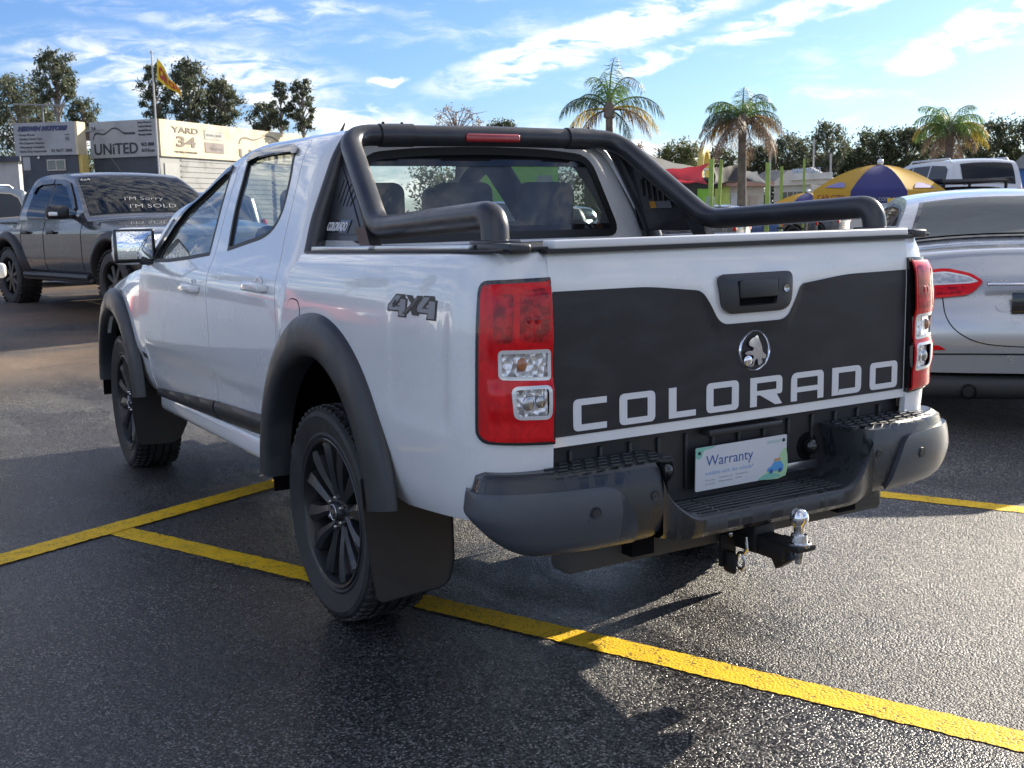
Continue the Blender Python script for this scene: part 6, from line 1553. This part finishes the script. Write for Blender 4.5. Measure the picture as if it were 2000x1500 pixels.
cb = thing('kiosk', 'small cream kiosk with a lime corner beside the dark cafe front', 'building'); fC, lC = frame2(tuple(at(1412, 365, 50)), tuple(at(1492, 368, 52))); zc = at(1450, 364, 51).z
slab('wall', fC, 0, lC, -.3, zc, -4, 0, painted('kiosk_cream', (.52, .46, .36)), cb); slab('corner_panel', fC, -.02, .45, -.3, zc+.05, -.2, .03, painted('panel_lime', (.5, .62, .12)), cb); slab('roof', fC, -.2, lC+.3, zc, zc+.22, -4.2, .35, painted('terracotta', (.42, .22, .15)), cb)
slab('notice', fC, .55, 1.05, .5, zc-.3, .0, .03, painted('notice_white', (.55, .55, .52)), cb); slab('door', fC, 1.9, 2.5, -.3, zc-.4, .0, .03, painted('door_tan', (.45, .35, .26)), cb)
# red bollard
rb = at(1427, 451, 27); q = MB(); q.lathe([(0, .62), (.10, .60), (.12, .5), (.14, .02), (.2, 0)], 16, 'z', (0, 0, 0)); bo = q.build('bollard', mat('red_plastic', (.55, .06, .07), .5), None, loc=(rb.x, rb.y, ground_h(rb.x, rb.y))); tag(bo, 'small red plastic bollard behind the pickup, at the foot of the sports bar', 'bollard')
# --- far parked cars
pal = {'silver': silver, 'white': paint('shade_white', (.62, .63, .65)), 'blue': paint('deep_blue', (.03, .07, .20)), 'black': paint('black_paint', (.02, .022, .026)), 'grey': paint('mid_grey', (.12, .125, .13)), 'teal': paint('pale_teal', (.20, .30, .32), 0, .4)}
proto, _ = wagon('wagon', 'x', 'car', (0, 0, 0), 0, pal['silver'], rails=False, H_=1.45, L_=4.4, Wd=.89, gm=dglass)
def far(px, py, d, rz, z, colr, label, first=False):
    c = proto if first else copy_tree(proto)
    p = at(px, py, d); c.location = (p.x, p.y, z); c.rotation_euler = (0, 0, rz); c['label'] = label; c['group'] = 'cars parked across the yard'
    if colr != 'silver':
        for ch_ in c.children:
            if ch_.name.startswith(('body', 'door_h', 'door_m')):
                ch_.data = ch_.data.copy(); ch_.data.materials.clear(); ch_.data.materials.append(pal[colr])
far(1395, 410, 36, .5, 0.05, 'grey', 'grey car behind the tall lime green post, roof just above the pickup bar', True)
far(1470, 410, 44, -.2, 0.0, 'blue', 'blue car in front of the cream kiosk')
far(1545, 410, 46, .9, 0.0, 'black', 'dark car in front of the white gabled office')
far(1610, 412, 52, .4, .0, 'silver', 'silver car in front of the white gabled office, right of the dark one')
far(1668, 448, 17.0, .12, -.62+.1, 'black', 'dark blue-black car low behind the right end of the sports bar')
far(1780, 432, 15.5, -.15, -.55, 'grey', 'grey car between the sports bar end and the silver car')
far(1062, 402, 30, .3, .1, 'white', 'white car seen through the pickup rear window on the right')
far(1100, 400, 37, .4, .1, 'teal', 'pale teal car seen through the rear window, further than the white one')
far(995, 395, 26, .2, .2, 'silver', 'silver car seen through the rear window left of the headrest')
far(1292, 452, 22, -.65, -.1, 'white', 'white car beyond the tray, showing under the right hand side plate of the sports bar')
far(385, 370, 21, math.pi*.5+.3, .42, 'black', 'black car behind the charcoal pickup, only its roof line visible')
# ================================================================== trees
def leaf_mat(name, c1, c2, tr=.42):
    def f(gg, b):
        oi = gg.node('ShaderNodeNewGeometry').outputs['Random Per Island']
        c = gg.mix(oi, c1, c2); gg.l.new(c, b.inputs['Base Color'])
        tl = gg.node('ShaderNodeBsdfTranslucent'); gg.l.new(c, tl.inputs[0]); ms = gg.node('ShaderNodeMixShader'); ms.inputs[0].default_value = tr
        gg.l.new(b.outputs[0], ms.inputs[1]); gg.l.new(tl.outputs[0], ms.inputs[2]); gg.l.new(ms.outputs[0], gg.t.nodes['Material Output'].inputs[0])
    return mat(name, c1, .55, build=f)
gum = leaf_mat('gum_leaf', (.055, .075, .040), (.15, .165, .105)); fig = leaf_mat('dark_leaf', (.035, .050, .026), (.11, .13, .065)); autumn = leaf_mat('autumn_leaf', (.16, .11, .06), (.24, .16, .10)); shrub = leaf_mat('olive_leaf', (.07, .10, .035), (.15, .15, .06))
palmg = leaf_mat('palm_leaf', (.07, .15, .035), (.20, .30, .07)); palmy = leaf_mat('palm_leaf_yellow', (.34, .30, .06), (.58, .38, .06)); palmd = leaf_mat('palm_leaf_dead', (.16, .11, .075), (.28, .20, .14)); palmb = leaf_mat('palm_leaf_bluegreen', (.06, .10, .06), (.14, .19, .11))
def bark_b(gg, b):
    p = pos(gg); n = gg.noise(gg.vm('MULTIPLY', p, (3, 3, .6)).outputs[0], 3, 5, .6); gg.l.new(gg.mix(n, (.16, .13, .11), (.36, .32, .28)), b.inputs['Base Color'])
bark = mat('gum_bark', (.25, .22, .19), .8, build=bark_b); barkd = mat('dark_bark', (.08, .065, .05), .9)
rs_ = np.random.RandomState(5)
def leaves(name, centres, radii, n_per, size, m_, parent, loc):
    """small two-triangle leaves scattered through irregular clumps, denser at the shell"""
    P = []
    for c, r, n in zip(centres, radii, n_per):
        d = rs_.normal(size=(n, 3)); d /= np.linalg.norm(d, axis=1)[:, None]; rr = r*(.15+.95*rs_.rand(n)**.6)*(1+.45*np.sin(d[:, 0]*5+d[:, 2]*7+c[0]*9))
        P.append(np.array(c)+d*rr[:, None]*np.array([1, 1, .72]))
    P = np.concatenate(P); n = len(P); a = rs_.normal(size=(n, 3)); a /= np.linalg.norm(a, axis=1)[:, None]; a[:, 2] -= .3
    b = np.cross(a, rs_.normal(size=(n, 3))); b /= np.linalg.norm(b, axis=1)[:, None]; s = size*(.6+.8*rs_.rand(n))[:, None]
    V = np.stack([P-a*s, P+b*s*.35, P+a*s, P-b*s*.35], 1).reshape(-1, 3)
    me = bpy.data.meshes.new(name); me.vertices.add(len(V)); me.vertices.foreach_set('co', V.astype(np.float32).ravel()); me.loops.add(n*4); me.loops.foreach_set('vertex_index', np.arange(n*4, dtype=np.int32)); me.polygons.add(n); me.polygons.foreach_set('loop_start', np.arange(0, n*4, 4, dtype=np.int32))
    try: me.polygons.foreach_set('loop_total', np.full(n, 4, dtype=np.int32))
    except Exception: pass
    me.update(calc_edges=True); return link(name, me, m_, parent)
def tree(label, cat, px, ytop, ybase_crown, wpx, d, m_, n=2600, leaf=.16, clumps=16, open_=.0, trunk=True, lean=0, group=None, columns=1, bk=None):
    """a tree at a bearing: crown between two heights, real size from distance"""
    k = d/2229.5; top = at(px, ytop, d); low = at(px, ybase_crown, d); g_ = ground_h(top.x, top.y); H_ = top.z; cw = wpx*k*.5
    t = thing('tree', label, cat, (top.x, top.y, g_), group=group); t.rotation_euler = (0, 0, rs_.rand()*6)
    cs = []; rads = []; ns = []; clumps = int(clumps*1.7); leaf *= .8; n = int(n*.95)
    z0, z1 = low.z-g_, H_-g_
    for i in range(clumps):
        u = (i+.5)/clumps; z = z0+(z1-z0)*(.10+.82*u); wr = cw*(1.05-abs(u-.45)*1.15)*(.55+.5*rs_.rand()); a = i*2.4+rs_.rand()
        r = cw*(.26+.26*rs_.rand())*(1-open_*.3)
        cs.append((wr*math.cos(a), wr*math.sin(a), z)); rads.append(r); ns.append(int(n/clumps*(.6+.8*rs_.rand())))
    br = MB(); zt_ = z0+(z1-z0)*.75; br.tube([(0, 0, 0), (lean*.3, 0, z0*.5), (lean*.6, 0, z0), (lean, 0, zt_)], [.014*z1, .011*z1, .009*z1, .003*z1], 7)
    br.build('trunk', bk or bark, t)
    bb = MB()
    for c, r in zip(cs, rads):
        f = max(.15, c[2]/zt_-.28); s = (lean*.6, 0, max(z0*.5, c[2]-abs(cw)*.9)); mid = tuple((s[j]+c[j])/2+(0, 0, cw*.12)[j] for j in range(3)); bb.tube([s, mid, c], [.006*z1, .004*z1, .0015*z1], 5)
        for _ in range(2):
            e = (c[0]+rs_.normal()*r*.7, c[1]+rs_.normal()*r*.7, c[2]+rs_.normal()*r*.4); bb.tube([c, e], [.003*z1, .001*z1], 4, caps=False)
    bb.build('branches', bk or bark, t)
    cr = leaves('crown', cs, rads, ns, leaf, m_, t, None); return t
TG_ = 'gum trees behind the yard buildings'
tree('broad gum tree at the far left edge', 'tree', 28, 140, 300, 118, 75, gum, 5200, .17, 22, group=TG_)
tree('tall open gum tree rising above the grey used car board', 'tree', 104, 97, 205, 92, 72, gum, 3600, .16, 15, .5, group=TG_)
tree('low bushy gum tree just left of the flag pole building', 'tree', 160, 190, 262, 66, 75, gum, 2200, .15, 10, group=TG_)
tree('gum tree filling the gap behind the used car board', 'tree', 70, 195, 260, 90, 82, gum, 2200, .15, 10, group=TG_)
tree('narrow gum tree directly behind the flag pole', 'tree', 298, 118, 245, 62, 72, gum, 3000, .15, 15, .4, group=TG_)
tree('large gum tree to the right of the flag', 'tree', 362, 112, 250, 78, 72, gum, 4600, .16, 20, group=TG_)
tree('gum tree with a pointed top between the two larger gums', 'tree', 428, 150, 252, 70, 74, gum, 3600, .16, 16, group=TG_)
tree('left stem of the pair of gums nearest the white pickup roof', 'tree', 545, 150, 262, 40, 72, gum, 2100, .15, 12, .3, group=TG_)
tree('right stem of the pair of gums nearest the white pickup roof', 'tree', 588, 148, 265, 46, 72, gum, 2600, .15, 14, .2, group=TG_)
tree('low spreading gum left of the paired stems', 'tree', 515, 200, 262, 60, 73, gum, 2200, .15, 10, group=TG_)
RG = 'trees along the far side of the yard'
tree('nearly bare autumn tree above the pickup roof', 'tree', 890, 206, 262, 96, 60, autumn, 700, .08, 14, .6, group=RG, bk=mat('grey_bark', (.22, .18, .17), .9))
tree('small dark tree above the middle of the sports bar', 'tree', 980, 240, 262, 60, 62, fig, 1200, .12, 8, group=RG)
tree('reddish shrub behind the shoulder of the sports bar', 'tree', 1238, 278, 322, 44, 50, autumn, 700, .10, 8, group=RG)
tree('round olive green tree behind the red shade sail', 'tree', 1325, 284, 335, 106, 70, shrub, 3600, .16, 14, group=RG, bk=barkd)
for (px, yt, yb, w_, d, n, lab) in ((1405, 290, 345, 70, 75, 1800, 'dark tree to the left of the second palm'), (1478, 282, 350, 66, 78, 2200, 'dark tree to the right of the second palm skirt'), (1545, 262, 350, 86, 80, 4200, 'dense dark tree left of the tall pale gum'),
        (1618, 235, 340, 78, 76, 2600, 'tall pale trunked gum standing above its neighbours'), (1600, 300, 352, 80, 82, 2600, 'low dark tree under the tall pale gum'), (1665, 285, 352, 70, 82, 2800, 'dark tree behind the left half of the umbrella'),
        (1712, 252, 350, 92, 80, 4200, 'domed dark gum directly above the umbrella tip'), (1772, 248, 345, 84, 80, 4200, 'domed dark gum above the right half of the umbrella'), (1905, 262, 335, 70, 84, 2600, 'dark gum right of the yellowing palm'), (1950, 232, 330, 100, 80, 4600, 'large dark gum above the white wagon'), (2010, 225, 340, 70, 78, 3000, 'gum tree cut by the right edge'), (1835, 262, 340, 80, 90, 2600, 'dark gum behind the yellowing palm')):
    tree(lab, 'tree', px, yt, yb, w_, d, fig if 'pale' not in lab else gum, n, .17, 15, .2, group=RG, bk=None if 'pale' in lab or 'domed' in lab else barkd)
# the wood behind, one dark mass between the trunks
def mass(px0, px1, y, d, n):
    cs = []; rr = []; ns = []
    for i in range(n):
        p = at(px0+(px1-px0)*i/(n-1), y+rs_.rand()*14, d+rs_.rand()*8); cs.append((p.x, p.y, p.z-.6)); rr.append(1.7+rs_.rand()); ns.append(420); cs.append((p.x, p.y, max(1, p.z-2.6))); rr.append(1.8); ns.append(360)
    o = leaves('distant_wood', cs, rr, ns, .22, fig, None, None); tag(o, kind='stuff')
mass(1480, 2040, 322, 92, 22); mass(1240, 1420, 340, 88, 6); mass(-30, 190, 300, 95, 9); mass(840, 1240, 330, 95, 10)
# --- palms
def frond(L_, droop, up, az_, m_, parent, wid=.50, dens=40, thin=1.0):
    """arching rib with two rows of hanging leaflets"""
    V = []; F = []; P = []; n = 22
    for i in range(n+1):
        s = i/n; a = up-droop*s**1.25
        P.append(Vector((0, 0, 0)) if i == 0 else P[-1]+Vector((math.cos(a), 0, math.sin(a)))*L_/n)
    rot = Matrix.Rotation(az_, 3, 'Z')
    def ptt(s):
        f = s*n; i = min(int(f), n-1); return P[i].lerp(P[i+1], f-i), (P[i+1]-P[i]).normalized()
    for i in range(n):
        w_ = .035*(1-i/n)+.008
        for s_ in (1,):
            a, b = P[i], P[i+1]; k = len(V); V += [rot @ (a+Vector((0, w_, 0))), rot @ (a-Vector((0, w_, 0))), rot @ (b-Vector((0, w_*.8, 0))), rot @ (b+Vector((0, w_*.8, 0)))]; F.append((k, k+1, k+2, k+3))
            k = len(V); V += [rot @ (a+Vector((0, 0, w_))), rot @ (a-Vector((0, 0, w_))), rot @ (b-Vector((0, 0, w_*.8))), rot @ (b+Vector((0, 0, w_*.8)))]; F.append((k, k+1, k+2, k+3))
    for i in range(dens):
        s = .16+.84*(i+.5)/dens; p, t = ptt(s); ln = wid*math.sin(math.pi*min(1, s*.85+.12))**.6*(.8+.4*rs_.rand())
        for sd_ in (1, -1):
            d = (t*.45+Vector((0, sd_*(.75+rs_.normal()*.12), 0))+Vector((0, 0, -.60+rs_.normal()*.3))).normalized(); q1 = p+d*ln*.55; q2 = p+d*ln*.95+Vector((0, 0, -ln*.38)); w_ = .013*thin; o = t*w_
            k = len(V); V += [rot @ (p-o*.5), rot @ (p+o*.5), rot @ (q1+o), rot @ (q1-o), rot @ q2]; F += [(k, k+1, k+2, k+3), (k+3, k+2, k+4)]
    return pyd('frond', V, F, m_, parent)
def palm(label, px, ycrown, d, tr, fr):
    p = at(px, ycrown, d); g_ = ground_h(p.x, p.y); t = thing('palm_tree', label, 'palm tree', (p.x, p.y, g_)); h = p.z-g_
    q = MB(); pr = []
    for i in range(26):
        s = i/25; r = tr*(1-.25*s)*(1+.05*(i % 2)); pr.append((r, h*s))
    pr += [(tr*1.25, h+.05), (tr*1.1, h+.35), (tr*.4, h+.6)]
    q.lathe(pr, 12, 'z'); q.build('trunk', mat('palm_bark', (.15, .125, .10), .9, build=dusty((.12, .10, .085), (.22, .18, .15), 3)), t)
    # bearings relative to the viewer: 0 = to the viewer's right
    base_ = math.atan2(_R.y, _R.x)
    for (a, up, droop, L_, m_) in fr:
        f = frond(L_, droop, up, base_+R(a), m_, t); f.location = (0, 0, h+.25)
    return t
palm('tall palm with a few long drooping fronds behind the sports bar', 1190, 232, 34, .14,
     [(0, .80, 2.0, 2.0, palmb), (178, .85, 2.1, 1.85, palmb), (12, .40, 1.7, 1.9, palmy), (168, .30, 1.7, 1.6, palmy), (95, 1.45, 1.2, 1.5, palmg), (50, 1.4, 2.3, 2.5, palmb), (115, 1.45, 1.7, 1.9, palmg), (75, 1.52, 1.2, 2.2, palmg), (-70, 1.3, 2.2, 1.6, palmg), (150, 1.2, 2.4, 1.6, palmb), (-15, .15, 1.6, 1.7, palmd), (-160, -.1, 1.4, 1.4, palmd), (-40, -.3, 1.3, 1.3, palmb)])
fr2 = [(a, .85, 2.1, 1.65, palmb) for a in (0, 180, 205)]+[(a, 1.3, 2.1, 1.6, palmg) for a in (15, 70, 130, 185, 260)]+[(0, .6, 1.9, 1.5, palmy), (170, .4, 1.9, 1.4, palmy), (75, 1.5, 1.2, 1.6, palmg), (40, 1.4, 1.9, 1.9, palmb)]
for k in range(16): fr2.append((k*22.5+5, -.2+.3*(k % 3), 1.5, 1.7+.25*(k % 2), palmd))
palm('palm with a thick skirt of dead brown fronds hanging under its crown', 1450, 252, 38, .17, fr2)
fr3 = [(a, 1.2, 2.0, 2.0, palmg) for a in (0, 50, 110, 165, 230)]+[(a, .75, 2.0, 2.1, palmy) for a in (5, 30, -15, 175)]+[(a, 1.45, 1.7, 2.1, palmg) for a in (20, 90, 150)]+[(k*40, .05-.3*(k % 2), 1.5, 1.7, palmd) for k in range(9)]+[(k*45+10, .7, 2.0, 2.0, palmg) for k in range(8)]+[(-5, .35, 1.6, 2.2, palmy), (15, .2, 1.5, 1.9, palmy)]
fr3 = [(a, u, dr, l_*.82, m_) for a, u, dr, l_, m_ in fr3]
palm('broad yellowing palm behind the umbrella and the white wagon', 1855, 268, 44, .20, fr3)
for k in range(1): pass
# slender poles among the right hand trees
for (px, y0_, y1_, d, r, lab) in ((1505, 262, 400, 60, .05, 'thin pale pole between the second palm and the dark trees'), (1590, 270, 350, 60, .05, 'thin pale pole rising behind the white sign board'), (1623, 300, 345, 66, .06, 'slim white pole below the tall pale gum')):
    a = at(px, y0_, d); t = thing('light_post', lab, 'light post', (a.x, a.y, 0)); q = MB(); q.tube([(0, 0, 0), (0, 0, a.z)], r, 6); q.build('pole', painted('pole_pale', (.42, .42, .42)), t)

# trees beyond the left edge, seen mirrored in the windows
for (x, y, z_) in ((48, 14, .2), (55, 24, .2), (38, 22, .2), (60, 34, .2)):
    src = [o for o in bpy.data.objects if o.get('label') == 'large gum tree to the right of the flag'][0]
    c = copy_tree(src); c.location = (x, y, z_); c.rotation_euler = (0, 0, x*1.7); c['label'] = {48: 'gum tree just beyond the left edge of the view', 55: 'second gum tree beyond the left edge, further back', 38: 'gum tree left of the view nearest the yard', 60: 'gum tree furthest to the left of the view'}[x]
